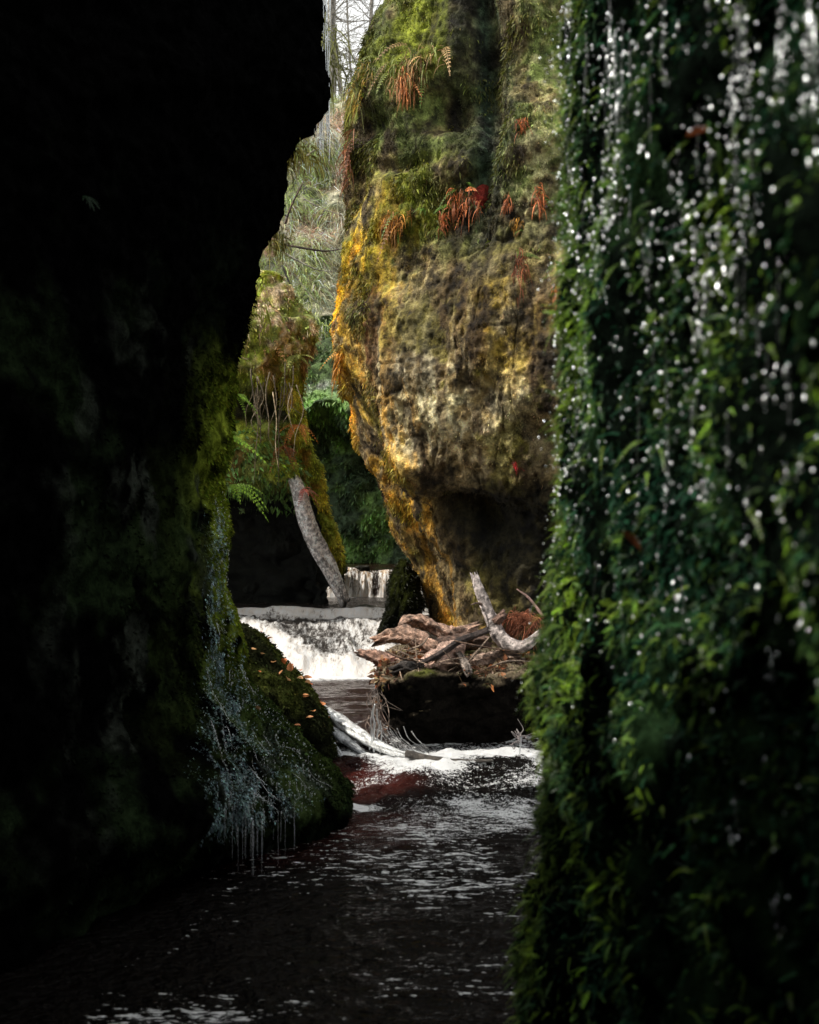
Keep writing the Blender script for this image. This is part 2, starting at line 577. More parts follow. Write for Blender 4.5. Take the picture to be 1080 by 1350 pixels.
def butt_disp(p):
    x, y, z = p[..., 0], p[..., 1], p[..., 2]
    d = 0.11 * fbm(p * V(1.4, 1.4, 1.0), 4, 41) + 0.022 * strata(p, 43, 1, 3.2) + 0.02 * fbm(p * V(9, 9, 4.5), 5, 47) + 0.012 * fbm(p * 24, 3, 49) + 0.03 * np.minimum(0, fbm(p * V(4, 4, 2.2), 4, 48))
    d = d + (0.06 * fbm(p * V(3.2, 3.2, 2.6), 4, 44)) * sstep(2.6, 2.0, z) * sstep(1.0, 1.3, z)
    cr1 = np.abs(fbm(p * V(1.3, 1.3, 1.9) + 5, 4, 45))
    cr2 = np.abs(fbm(p * V(3.0, 3.0, 0.7) + 9, 4, 46))
    cm = sstep(0.0, 0.4, fbm(p * 1.9 + 3, 3, 42))
    d = d - 0.02 * sstep(0.08, 0.0, cr1) * cm - 0.016 * sstep(0.08, 0.0, cr2)
    # vertical groove running down from the top
    gx = 0.56 + 0.03 * np.sin(z * 3) + 0.02 * (z - 4)
    d = d - 0.24 * np.exp(-((x - gx) / 0.10) ** 2) * sstep(3.2, 4.4, z) * (y < 10)
    d = d + 0.10 * np.exp(-((x - 0.9) / 0.25) ** 2) * sstep(3.2, 4.4, z)
    # hollows
    d = d - 0.20 * np.exp(-((x - 0.30) / 0.20) ** 2 - ((z - 4.72) / 0.17) ** 2)
    d = d - 0.10 * np.exp(-((x + 0.05) / 0.25) ** 2 - ((z - 4.35) / 0.06) ** 2)
    d = d - 0.14 * np.exp(-((x + 0.28) / 0.12) ** 2 - ((z - 4.72) / 0.10) ** 2)
    d = d - 0.16 * np.exp(-((x - 0.40) / 0.3) ** 2 - ((z - 1.62) / 0.13) ** 2)
    d = d - 0.22 * np.exp(-((x - 0.62) / 0.14) ** 2 - ((z - 1.5) / 0.12) ** 2)
    return d


def butt_col(p, n):
    x, y, z = p[..., 0], p[..., 1], p[..., 2]
    a = fbm(p * 1.7, 4, 51)
    b = fbm(p * 5, 5, 53)
    c2 = fbm(p * 16, 4, 55)
    st = fbm(p * V(9, 9, 1.3), 4, 57)
    left = sstep(0.45, 0.0, x - eb[:, None] + 0.12 * a)
    c = np.zeros(p.shape) + V(0.26, 0.19, 0.085)
    # pale lichen crust on the belly
    bel = np.exp(-((x - 0.22) / 0.62) ** 2 - ((z - 2.55) / 0.62) ** 2)
    c = mixc(c, (0.74, 0.65, 0.43), bel * 1.1 * sstep(-0.5, 0.5, c2 + b * 0.5))
    c = mixc(c, (0.40, 0.38, 0.21), bel * sstep(0.0, 0.6, a + 0.3 * c2) * 0.6)
    # green grey above
    up = sstep(3.1, 3.9, z)
    c = mixc(c, (0.15, 0.185, 0.05), up * sstep(-0.7, 0.4, b + 0.2 * c2))
    c = mixc(c, (0.34, 0.32, 0.16), up * sstep(0.2, 0.9, x) * sstep(-0.2, 0.6, c2 + 0.3 * a) * 0.8)
    c = mixc(c, (0.13, 0.15, 0.012), up * sstep(-0.2, 0.4, a + 0.4 * b) * sstep(0.7, 0.2, x))
    # yellow moss: right of the belly and up the left edge
    ym = np.exp(-((x - 0.66) / 0.34) ** 2 - ((z - 2.95) / 0.5) ** 2)
    c = mixc(c, (0.42, 0.28, 0.008), ym * sstep(-0.45, 0.3, b + 0.25 * c2) * 0.95)
    c = mixc(c, (0.70, 0.43, 0.010), left * sstep(-0.45, 0.3, b + 0.3 * c2) * sstep(4.6, 3.6, z) * sstep(1.2, 1.7, z) * 0.85)
    # rust streaks
    c = mixc(c, (0.30, 0.09, 0.018), sstep(0.12, 0.55, st + 0.25 * c2) * sstep(0.55, -0.1, x - eb[:, None] - 0.25) * sstep(1.0, 1.8, z) * sstep(4.5, 3.7, z) * (0.35 + 0.4 * sstep(-0.2, 0.4, b)))
    c = mixc(c, (0.055, 0.03, 0.016), sstep(0.35, 0.7, st * -1 + 0.2 * b) * sstep(4.6, 3.8, z) * 0.7)
    cr1 = np.abs(fbm(p * V(1.3, 1.3, 1.9) + 5, 4, 45))
    cr2 = np.abs(fbm(p * V(3.0, 3.0, 0.7) + 9, 4, 46))
    cm = sstep(0.0, 0.4, fbm(p * 1.9 + 3, 3, 42))
    c = mixc(c, c * 0.35, np.maximum(sstep(0.07, 0.0, cr1) * cm, 0.7 * sstep(0.08, 0.01, cr2)))
    # seep stains running down
    sp_ = fbm(p * V(6, 6, 0.55) + 2, 4, 58)
    c = mixc(c, c * V(0.30, 0.24, 0.2), sstep(0.12, 0.45, sp_ + 0.25 * c2) * 0.85)
    c = mixc(c, (0.50, 0.26, 0.03), sstep(0.15, 0.5, -sp_ + 0.3 * c2) * sstep(0.9, 0.1, x - eb[:, None]) * sstep(4.2, 3.4, z) * 0.75)
    gold = sstep(0.15, 0.6, fbm(p * V(3, 3, 2), 5, 59) + 0.3 * c2)
    c = mixc(c, (0.24, 0.22, 0.014), gold * sstep(4.4, 3.6, z) * 0.5)
    # dark green groove and cracks; shade of hollows and undercut painted into the colour
    gx = 0.56 + 0.03 * np.sin(z * 3) + 0.02 * (z - 4)
    c = mixc(c, (0.045, 0.09, 0.06), np.exp(-((x - gx) / 0.11) ** 2) * sstep(3.2, 4.2, z) * 0.9)
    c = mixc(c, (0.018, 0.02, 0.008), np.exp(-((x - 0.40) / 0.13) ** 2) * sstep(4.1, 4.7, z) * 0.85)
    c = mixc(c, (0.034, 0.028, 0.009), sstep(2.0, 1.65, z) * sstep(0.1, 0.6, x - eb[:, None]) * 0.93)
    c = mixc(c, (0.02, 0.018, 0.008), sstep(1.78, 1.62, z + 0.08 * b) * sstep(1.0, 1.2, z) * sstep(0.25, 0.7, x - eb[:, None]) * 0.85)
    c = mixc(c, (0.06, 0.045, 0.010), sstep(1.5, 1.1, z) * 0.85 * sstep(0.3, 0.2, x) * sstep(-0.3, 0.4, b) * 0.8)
    c = mixc(c, c * 0.22, sstep(0.2, 0.65, -b - 0.3 * c2 - 0.3 * a) * 0.9)
    patch_tone = 0.55 + 0.9 * sstep(-0.35, 0.45, fbm(p * V(2.6, 2.6, 1.8) + 4, 5, 60) + 0.35 * c2)  # darker and lighter patches by noise
    return np.clip(c * patch_tone[..., None], 0.003, 1)


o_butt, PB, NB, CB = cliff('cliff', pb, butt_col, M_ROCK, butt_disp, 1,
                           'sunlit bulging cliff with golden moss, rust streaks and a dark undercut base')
wb = (PB[..., 1] < 10.3) * sstep(-0.6, 0.4, fbm(PB * 4.5, 4, 61)) * (PB[..., 0] < 1.4) * (PB[..., 2] < 6.2)
wb = wb * (0.5 + sstep(3.2, 3.9, PB[..., 2]) + sstep(0.3, 0.0, PB[..., 0] - eb[:, None])) + 0.02 * (PB[..., 1] < 10.3)
a, b, c = sample(PB, NB, CB, 90000, wb)
tag(blades('moss', a, b, c * 1.15, (0.006, 0.02), M_LEAF, o_butt, 0.6, 0.6, 0.5, 0.22, 0.32), None, kind='stuff')
wb2 = sstep(0.1, 0.5, fbm(PB * 3.1, 4, 63)) * (PB[..., 1] < 10.2) * ((PB[..., 2] > 3.4) + 1.2 * (PB[..., 0] - eb[:, None] < 0.25) * (PB[..., 2] > 1.5)) * (PB[..., 0] < 1.4) * (PB[..., 2] < 6.2)
a, b, c = sample(PB, NB, CB, 16000, wb2)
tag(blades('moss', a, b, mixc(c, (0.14, 0.15, 0.02), np.full(len(c), 0.5)), (0.02, 0.06), M_LEAF, o_butt, 0.5, 0.8, 0.45, 0.12, 0.4), None, kind='stuff')

# ================================================================== RIGHT CLIFF (very near, moss curtain)
re = np.array([(738, -220), (738, 0), (742, 120), (746, 300), (750, 400), (744, 470), (740, 520), (733, 600), (727, 660), (730, 757), (722, 800), (708, 886),
               (712, 950), (712, 1114), (698, 1179), (688, 1243), (684, 1329), (680, 1420)])
DR = 2.9
rx_ = (re[:, 0] - 540) * DR / FPX + 0.02
rz_ = EYE - (re[:, 1] - 675) * DR / FPX
zr = np.concatenate([np.linspace(-0.3, 3.4, 360), np.linspace(3.45, 4.4, 14)])
er = np.interp(zr, rz_[::-1], rx_[::-1])
er = np.convolve(np.pad(er, 4, mode='edge'), np.ones(9) / 9, 'valid')
one = np.ones_like(zr)
cre = sstep(2.2, 2.6, zr)      # crevice behind the edge pillar, high up
K = np.zeros((len(zr), 9, 2))
K[:, 0] = V(3.0, 4.2)
K[:, 1] = np.stack([er + 0.7, 3.55 * one], -1)
K[:, 2] = np.stack([er + 0.12, 3.12 * one], -1)
K[:, 3] = np.stack([er, 2.9 * one], -1)
K[:, 4] = np.stack([er * 0.5 + 0.205 + 0.055 * cre, 2.55 * one], -1)
K[:, 5] = np.stack([0.43 * one + 0.02 * cre, 2.1 * one], -1)
K[:, 6] = np.stack([0.475 * one, 1.75 * one], -1)
K[:, 7] = np.stack([0.525 * one, 1.4 * one], -1)
K[:, 8] = np.stack([0.66 * one, 0.3 * one], -1)
xy = catmull(K, [8, 20, 40, 60, 70, 70, 70, 40])
pr = np.concatenate([xy, np.broadcast_to(zr[:, None, None], xy.shape[:2] + (1,))], -1)


def right_disp(p):
    return 0.055 * fbm(p * V(4, 4, 3), 4, 71) + 0.03 * fbm(p * 11, 4, 73)


def right_col(p, n):
    a = fbm(p * 5, 4, 75)
    c = np.zeros(p.shape) + V(0.003, 0.005, 0.0035)
    return mixc(c, (0.010, 0.022, 0.009), sstep(0, 0.6, a))


o_right, PR, NR, CR = cliff('cliff', pr, right_col, M_NEAR, right_disp, 1,
                            'near cliff hung with dripping green moss, filling the right side')


# a feathery moss sprig: curved midrib with paired leaflets
def sprig_template(npairs=11, curl=0.5, lw=0.17):
    v, f, g = [], [], []
    for k in range(npairs):
        t = (k + 0.5) / npairs
        x, z = t, -curl * t * t * 0.6
        l = lw * (1 - 0.75 * t) * min(1, 0.5 + 2 * t)
        for sgn in (-1, 1):
            b0 = V(x, 0, z)
            tip = V(x + l * 0.75, sgn * l, z - l * 0.25)
            w = V(0.022, -sgn * 0.008, 0.0)
            m = (b0 + tip) / 2 + V(0, 0, 0.02)
            n0 = len(v)
            v += [b0, m + w, tip, m - w]
            f.append([n0, n0 + 1, n0 + 2, n0 + 3])
            g += [0.55 + 0.4 * t, 0.8 + 0.4 * t, 1.0 + 0.6 * t, 0.8 + 0.4 * t]
    for k in range(5):
        t0, t1 = k / 5, (k + 1) / 5
        n0 = len(v)
        v += [V(t0, -0.012, -curl * t0 * t0 * 0.6 + .005), V(t1, -0.012, -curl * t1 * t1 * 0.6 + .005), V(t1, 0.012, -curl * t1 * t1 * 0.6 + .005), V(t0, 0.012, -curl * t0 * t0 * 0.6 + .005)]
        f.append([n0, n0 + 1, n0 + 2, n0 + 3])
        g += [0.7] * 4
    return np.array(v), np.array(f), np.array(g)


def place_template(tv, tf, g, pos, X, Zup, L, colr):
    Y = norm(np.cross(Zup, X))
    Z = np.cross(X, Y)
    n = len(pos)
    v = pos[:, None] + L[:, None, None] * (tv[None, :, 0:1] * X[:, None] + tv[None, :, 1:2] * Y[:, None] + tv[None, :, 2:3] * Z[:, None])
    f = (tf[None] + (np.arange(n) * len(tv))[:, None, None]).reshape(-1, 4)
    c = colr[:, None] * g[None, :, None]
    return v.reshape(-1, 3), f, c.reshape(-1, 3)


def sprigs(name, pos, nrm, colr, size, mat, parent, out=0.5, down=0.45, side=0.7):
    B = Batch()
    n = len(pos)
    tang = norm(np.cross(nrm, V(0, 0, 1)))
    sgn = np.where(rng.random((n, 1)) < 0.6, 1, -1)
    X = norm(nrm * rng.uniform(out * 0.4, out * 1.4, (n, 1)) + V(0, 0, -1) * rng.uniform(-0.25, down * 2, (n, 1)) + tang * sgn * rng.uniform(0, side * 1.3, (n, 1)) + rng.normal(0, 0.15, (n, 3)))
    Zup = norm(nrm * 0.8 + V(0, 0, 1) * 0.9 + rng.normal(0, 0.25, (n, 3)))
    L = size[0] + (size[1] - size[0]) * rng.random(n) ** 2.0
    L = L * np.clip(pos[:, 1] / 2.4, 0.55, 1.2)
    k = rng.integers(0, 3, n)
    for q, (npairs, curl) in enumerate(((7, 0.3), (9, 0.7), (11, 1.1))):
        m = k == q
        B.add(*place_template(*sprig_template(npairs, curl, (0.22, 0.3, 0.26)[q]), pos[m], X[m], Zup[m], L[m], colr[m]))
    o = B.build(name, mat, parent, False)
    return o, pos + X * L[:, None] * 0.98 + V(0, 0, -1) * L[:, None] * 0.2


vis = (PR[..., 1] < 3.2) * (PR[..., 1] > 1.2) * (PR[..., 2] < 3.1)
ptc = sstep(-0.35, 0.35, fbm(PR * V(5, 5, 4), 3, 81))
edge = np.exp(-((PR[..., 1] - 2.85) / 0.22) ** 2)
crv = 1 - 0.93 * np.exp(-((PR[..., 1] - 2.5) / 0.16) ** 2) * sstep(2.0, 2.4, PR[..., 2])
hi = 1 - 0.75 * np.exp(-((PR[..., 1] - 2.0) / 0.28) ** 2) * sstep(2.1, 2.5, PR[..., 2])
wr = vis * (0.10 + ptc ** 1.3 + 0.8 * edge) * crv * hi
a, b, _ = sample(PR, NR, CR, 30000, wr)
hue = np.clip(fbm(a * 6, 3, 83) * 0.9 + 0.22 + rng.normal(0, 0.28, len(a)), 0, 1)
cc = V(0.022, 0.085, 0.045)[None] * (1 - hue[:, None]) + V(0.24, 0.38, 0.035)[None] * hue[:, None]
cc = cc * 1.35 * np.exp(rng.normal(0, 0.5, (len(a), 1)))
edg = np.exp(-((a[:, 1] - 2.85) / 0.2) ** 2)
cc = cc * (1 - 0.5 * edg[:, None]) + V(0.17, 0.2, 0.02) * 0.5 * edg[:, None]
o, tips = sprigs('moss', a, b, cc, (0.010, 0.044), M_WETLEAF, o_right)
tag(o, None, kind='stuff')
a, b, _ = sample(PR, NR, CR, 36000, vis * (0.2 + ptc + edge) * crv)
hue = np.clip(fbm(a * 5, 3, 85) * 0.6 + 0.2 + rng.normal(0, 0.2, len(a)), 0, 1)[:, None]
cc = V(0.007, 0.028, 0.016) * (1 - hue) + V(0.05, 0.09, 0.018) * hue
tag(blades('moss', a, b, cc, (0.006, 0.02), M_DIM, o_right, 0.7, 0.6, 0.5, 0.16), None, kind='stuff')

def frond(B, base, direction, L, colr, droop=0.6, pairs=14, width=0.22, up=V(0, -0.3, 1)):
    direction = norm(np.asarray(direction, float))
    t = np.linspace(0, 1, pairs)
    path = np.asarray(base) + direction * (L * t)[:, None] + V(0, 0, -1) * (droop * L * t ** 2)[:, None]
    tg = norm(np.gradient(path, axis=0))
    sd = norm(np.cross(tg, up))
    v, f, c = [], [], []
    for k in range(pairs - 1):
        l = width * L * (1 - t[k]) ** 0.7 * min(1, 0.4 + 3 * t[k])
        w = tg[k] * L / pairs * 0.42
        for s in (-1, 1):
            tip = path[k] + sd[k] * s * l + tg[k] * l * 0.35 + V(0, 0, -0.15) * l
            m = (path[k] + tip) / 2
            n0 = len(v)
            v += [path[k], m + w, tip, m - w]
            f.append([n0, n0 + 1, n0 + 2, n0 + 3])
            g = np.asarray(colr) * np.exp(rng.normal(0, 0.15))
            c += [g * 0.7, g, g * 1.2, g]
        n0 = len(v)
        hw = sd[k] * L * 0.008
        v += [path[k] - hw, path[k] + hw, path[k + 1] + hw, path[k + 1] - hw]
        f.append([n0, n0 + 1, n0 + 2, n0 + 3])
        c += [np.asarray(colr) * 0.7] * 4
    B.add(np.array(v), np.array(f), np.array(c))


# feathery plumes arching out of the curtain
B = Batch()
pa, pn, _ = sample(PR, NR, CR, 620, vis * (PR[..., 2] > 0.75) * (0.25 + ptc) * crv)
ea, en, _ = sample(PR, NR, CR, 260, vis * np.exp(-((PR[..., 1] - 2.88) / 0.08) ** 2) * 1.0)
pa, pn = np.concatenate([pa, ea]), np.concatenate([pn, en])
ptips = []
for k in range(len(pa)):
    on_edge = k >= 620
    tg = norm(np.cross(pn[k], V(0, 0, 1)))
    sg = 1 if rng.random() < 0.65 else -1
    L = rng.uniform(0.03, 0.065) * (1.0 if on_edge else np.clip(pa[k, 1] / 2.3, 0.6, 1.15))
    d = pn[k] * rng.uniform(0.4, 1.0) + tg * sg * rng.uniform(0.2, 1.1) + V(0, 0, rng.uniform(-0.3, 0.5))
    if on_edge:
        d = V(-1, -0.25, rng.uniform(-0.3, 0.45))
    h = rng.random()
    cl = (V(0.05, 0.16, 0.06) * (1 - h) + V(0.34, 0.50, 0.05) * h) * np.exp(rng.normal(0, 0.3))
    frond(B, pa[k], d, L, cl, rng.uniform(0.5, 1.1), 13, rng.uniform(0.10, 0.2), pn[k] * 0.6 + V(0, 0, 1))
    ptips.append(pa[k] + norm(d) * L + V(0, 0, -1) * L * 0.75)
tag(B.build('plumes', M_WETLEAF, o_right, False), None, kind='stuff')
ptips = np.array(ptips)

# water beads clinging to the moss tips and falling over the curtain
def ico():
    import bmesh
    bm = bmesh.new()
    bmesh.ops.create_icosphere(bm, subdivisions=2, radius=1)
    v = np.array([x.co[:] for x in bm.verts])
    f = np.array([[l.index for l in q.verts] for q in bm.faces])
    bm.free()
    return v, f


IV, IF = ico()


def beads(name, pos, r, label, face=V(-0.5, -0.65, 0.55), flat=0.6):
    n = len(pos)
    # drops flattened, broad side turned between sun and eye so they glint
    ax = norm(face + rng.normal(0, 0.22, (n, 3)))[:, None]
    q = IV[None] * np.stack([np.full(n, 0.85), np.full(n, 0.85), 1.0 + 2.2 * rng.random(n) ** 2.5], -1)[:, None]
    q = q - ax * (q * ax).sum(-1, keepdims=True) * (flat * rng.uniform(0.0, 1.25, (n, 1, 1)))
    v = pos[:, None] + q * r[:, None, None]
    f = (IF[None] + (np.arange(n) * len(IV))[:, None, None]).reshape(-1, 3)
    o = make_mesh(name, v, f, M_BEAD)
    tag(o, label, 'water drops', kind='stuff')
    return o


sel = rng.random(len(tips)) < np.clip(0.012 + 0.16 * sstep(0.9, 2.3, tips[:, 2]), 0, 1)
bp = [tips[sel], ptips[ptips[:, 2] > 1.1]]
br = [rng.uniform(0.0010, 0.0026, sel.sum()) * (0.55 + 0.45 * sstep(0.5, 2.0, tips[sel][:, 2])), rng.uniform(0.0012, 0.0026, (ptips[:, 2] > 1.1).sum())]


def wall_at(d, z):
    """a point of the right cliff face at distance d, height z, and its normal"""
    j0 = np.argmin(np.abs(PR[100, :, 1] - d) + 10 * (np.arange(PR.shape[1]) < 60))
    i = np.argmin(np.abs(zr - z))
    return PR[i, j0], NR[i, j0]


def wall_d(px):
    """distance at which the right cliff is met in the direction px"""
    return float(np.interp(px, [735, 760, 850, 950, 1080], [2.9, 2.55, 2.1, 1.75, 1.45]))


TR = Batch()
rs = np.random.default_rng(5)
strands = [(px, y, y + rs.uniform(40, 130), rs.uniform(0.3, 0.7)) for px, y in zip(rs.uniform(755, 1075, 60), rs.uniform(-30, 800, 60) * rs.uniform(0.3, 1, 60))] + [(803, -40, 280, 1.4), (812, -40, 320, 1.7), (820, -40, 260, 1.0), (797, 60, 330, 0.7), (806, 250, 420, 0.9), (792, 270, 380, 0.8), (818, 280, 360, 0.8), (746, -40, 90, 0.7), (752, 0, 160, 0.6), (749, 150, 330, 0.5),
           (738, 20, 120, 0.5), (935, -20, 40, 0.8), (975, -40, 110, 1.2), (982, -20, 150, 0.8), (968, 60, 200, 0.7), (1066, -40, 120, 1.5), (1060, 130, 270, 1.4), (1074, 20, 220, 0.9),
           (875, -20, 60, 0.6), (880, 90, 170, 0.6), (934, 190, 270, 0.7), (948, 290, 350, 0.6), (1012, 180, 300, 0.6), (925, 360, 440, 0.8), (918, 420, 470, 0.6), (862, 420, 500, 0.6),
           (900, 760, 830, 0.8), (985, 640, 700, 0.5), (1018, 830, 900, 0.9), (1055, 760, 830, 0.7), (735, 960, 1110, 0.5), (700, 1000, 1110, 0.6), (970, 1050, 1110, 1.0), (1024, 1180, 1230, 0.9),
           (805, 500, 560, 0.6), (775, 520, 600, 0.5), (880, 560, 640, 0.6), (960, 540, 620, 0.6), (840, 650, 700, 0.5), (785, 740, 790, 0.5), (1040, 480, 560, 0.7), (1000, 400, 470, 0.6), (850, 300, 370, 0.6), (760, 330, 400, 0.6), (770, 420, 480, 0.6), (1068, 340, 460, 0.9), (905, 60, 130, 0.5), (845, 140, 200, 0.5), (1030, 60, 150, 0.7)]
for px, y0, y1, w in strands:
    d = wall_d(px) - 0.07
    ys = np.linspace(y0, y1, max(4, int((y1 - y0) / 22)))
    pts = np.array([P(px + rng.normal(0, 1.2), y, d + rng.normal(0, 0.004)) for y in ys])
    rr = 0.0010 * w * np.exp(rng.normal(0, 0.45, len(pts)))
    rr[0] *= 0.4
    rr[-1] *= 0.3
    v, f = tube_data(pts, rr, 6, 3)
    TR.add(v, f, V(1, 1, 1))
    n = int((y1 - y0) / 7 * w) + 2
    yy = rng.uniform(y0, y1 + 25, n)
    bp.append(np.array([P(px + rng.normal(0, 6), y, d + rng.normal(0, 0.02)) for y in yy]))
    br.append(rng.uniform(0.001, 0.0027, n) * (0.7 + 0.3 * w))
# chain of beads down the outer edge, and clusters where strands break on ledges
n = 320
yy = np.where(rng.random(n) < 0.6, rng.uniform(-30, 420, n), rng.uniform(300, 1000, n))
ee = np.interp(yy, re[:, 1], re[:, 0])
bp.append(np.array([P(e + abs(rng.normal(0, 12)) + 2, y, 2.86 + rng.normal(0, 0.03)) for e, y in zip(ee, yy)]))
br.append(rng.uniform(0.0012, 0.0028, n))
for px, py, n, sx, sy in [(805, 300, 60, 16, 22), (800, 270, 25, 10, 8), (955, 150, 26, 25, 14), (960, 330, 30, 22, 16), (960, 200, 16, 22, 14), (1010, 110, 20, 22, 20), (1066, 210, 26, 9, 40), (925, 375, 14, 12, 10), (930, 650, 18, 10, 8),
                          (785, 600, 22, 12, 12), (758, 690, 28, 9, 28), (765, 560, 30, 14, 26), (1050, 625, 12, 14, 18), (880, 780, 10, 25, 5), (870, 330, 26, 28, 22), (905, 270, 26, 22, 22), (1000, 270, 22, 34, 30), (1045, 80, 22, 20, 40), (850, 420, 18, 24, 26), (750, 620, 24, 9, 20), (800, 560, 20, 14, 22), (735, 820, 20, 8, 30)]:
    d = wall_d(px) - 0.08
    bp.append(np.array([P(px + rng.normal(0, sx), py + rng.normal(0, sy), d + rng.normal(0, 0.02)) for _ in range(n)]))
    br.append(rng.uniform(0.001, 0.0028, n))
tag(TR.build('dripping_water', M_DRIP), 'thin threads of water trickling down the near mossy right cliff', 'water', kind='stuff')
br = np.concatenate(br)
br = np.minimum(br * np.exp(rng.normal(-0.32, 0.5, len(br))), 0.0026)
beads('water_drops', np.concatenate(bp), br, 'glinting water drops on the moss of the near right cliff')

# dead leaves caught in the right curtain
def leaf_mesh(name, loc, size, colr, mat, seed=0):
    r = np.random.default_rng(seed)
    t = np.linspace(0, 1, 6)
    w = np.sin(np.pi * np.clip(t, 0.02, 0.98)) ** 0.8 * 0.32
    ax = norm(r.normal(0, 1, 3) * V(1, 1, 0.35))
    up = norm(V(0, 0, 1) + r.normal(0, 0.35, 3))
    sd = norm(np.cross(up, ax))
    up = np.cross(ax, sd)
    rows = []
    for k in (-1, 0, 1):
        rows.append(ax * (t[:, None] - 0.5) + sd * (k * w)[:, None] + up * (abs(k) * w * 0.5 + 0.15 * (t - 0.5) ** 2)[:, None])
    p = np.stack(rows) * size
    c = np.zeros((18, 3)) + np.asarray(colr) * np.exp(r.normal(0, 0.2))
    o = make_mesh(name, p, grid_faces(3, 6), mat, c, None, True)
    o.location = loc
    return o


for k, (px, py, lab) in enumerate([(925, 175, 'brown dead leaf hanging in the moss beside the upper right trickle'), (832, 715, 'dark brown dead leaf sunk in the middle of the right moss curtain')]):
    tag(leaf_mesh('dead_leaf', P(px, py, wall_d(px) - 0.09), 0.055, (0.22, 0.06, 0.02), M_LEAF, 3 + k), lab, 'leaf')

# ================================================================== MIDDLE-LEFT OUTCROP with a dark cave beneath
oe = np.array([(352, 200), (345, 330), (352, 380), (375, 405), (399, 431), (409, 470), (408, 490), (398, 523), (380, 545), (384, 580), (394, 610), (404, 640), (412, 670), (420, 700), (425, 790), (425, 840)])
DO = 10.9
ox_ = (oe[:, 0] - 540) * DO / FPX
oz_ = EYE - (oe[:, 1] - 675) * DO / FPX
zo = np.linspace(0.4, 3.85, 240)
eo = np.interp(zo, oz_[::-1], ox_[::-1])
eo = np.convolve(np.pad(eo, 4, mode='edge'), np.ones(9) / 9, 'valid')
fo = np.interp(zo, [0.4, 0.8, 1.66, 1.84, 2.0, 2.3, 2.45, 2.65, 2.9, 3.25, 3.5, 3.85], [1.5, 1.5, 1.4, 0.55, 0.15, 0.2, 0.6, 0.65, 0.1, 0.2, 0.45, 1.0])
fo = np.convolve(np.pad(fo, 4, mode='edge'), np.ones(9) / 9, 'valid')
K = np.zeros((len(zo), 7, 2))
one = np.ones_like(zo)
K[:, 0] = np.stack([-5 * one, 9.6 + fo * 0.6], -1)
K[:, 1] = np.stack([-2.6 * one, 9.9 + fo * 0.7], -1)
K[:, 2] = np.stack([eo - 0.7, 10.1 + fo * 0.7], -1)
K[:, 3] = np.stack([eo - 0.2, 10.4 + fo * 0.5], -1)
K[:, 4] = np.stack([eo, 10.75 + fo * 0.12], -1)
K[:, 5] = np.stack([eo - 0.15, 10.98 + fo * 0.1], -1)
K[:, 6] = np.stack([eo - 1.6, 10.9 * one], -1)
xy = catmull(K, [15, 50, 60, 50, 30, 20])
po = np.concatenate([xy, np.broadcast_to(zo[:, None, None], xy.shape[:2] + (1,))], -1)


def out_col(p, n):
    z = p[..., 2]
    a = fbm(p * 3, 4, 91)
    b = fbm(p * 9, 4, 93)
    c = np.zeros(p.shape) + V(0.22, 0.26, 0.06)  # outcrop colours raised so its self-shaded faces look sunlit
    c = mixc(c, (0.40, 0.48, 0.06), sstep(-0.1, 0.5, a))
    c = mixc(c, (0.62, 0.46, 0.34), sstep(2.85, 3.05, z + 0.12 * a) * sstep(-0.2, 0.5, b) * 0.8)
    c = mixc(c, (0.16, 0.06, 0.025), sstep(0.3, 0.7, fbm(p * V(7, 7, 2), 4, 95)) * 0.7)
    c = mixc(c, (0.006, 0.007, 0.005), sstep(1.88, 1.74, z))  # shade of the hollow painted into the colour
    c = mixc(c, (0.012, 0.014, 0.008), sstep(2.4, 2.48, z) * sstep(2.78, 2.66, z) * 0.9)  # shade under the brow painted as a dark band
    return c


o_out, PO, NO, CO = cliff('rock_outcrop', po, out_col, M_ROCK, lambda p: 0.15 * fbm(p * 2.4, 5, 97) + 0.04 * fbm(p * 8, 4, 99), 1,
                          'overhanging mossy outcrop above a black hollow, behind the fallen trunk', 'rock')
a, b, c = sample(PO, NO, CO, 26000, (PO[..., 2] > 1.65) * (0.2 + sstep(-0.4, 0.3, fbm(PO * 4, 3, 101))))
tag(blades('moss', a, b, c * 1.4, (0.012, 0.05), M_LEAF, o_out, 0.6, 0.6, 0.5, 0.2), None, kind='stuff')
a, b, c = sample(PO, NO, CO, 5000, (PO[..., 2] > 1.6) * (PO[..., 2] < 2.4) * 1.0)
tag(blades('leaves', a, b, np.zeros_like(c) + V(0.22, 0.38, 0.12), (0.03, 0.075), M_WETLEAF, o_out, 0.9, 0.5, 0.5, 0.25), None, kind='stuff')
a, b, c = sample(PO, NO, CO, 1800, (PO[..., 2] > 2.85) * (PO[..., 2] < 4.0) * sstep(-0.1, 0.4, fbm(PO * 3.5, 3, 103)))
tag(blades('dead_grass', a, b, np.zeros_like(c) + V(0.68, 0.50, 0.36), (0.04, 0.13), M_LEAF, o_out, 0.5, 0.8, 0.7, 0.03), None, kind='stuff')

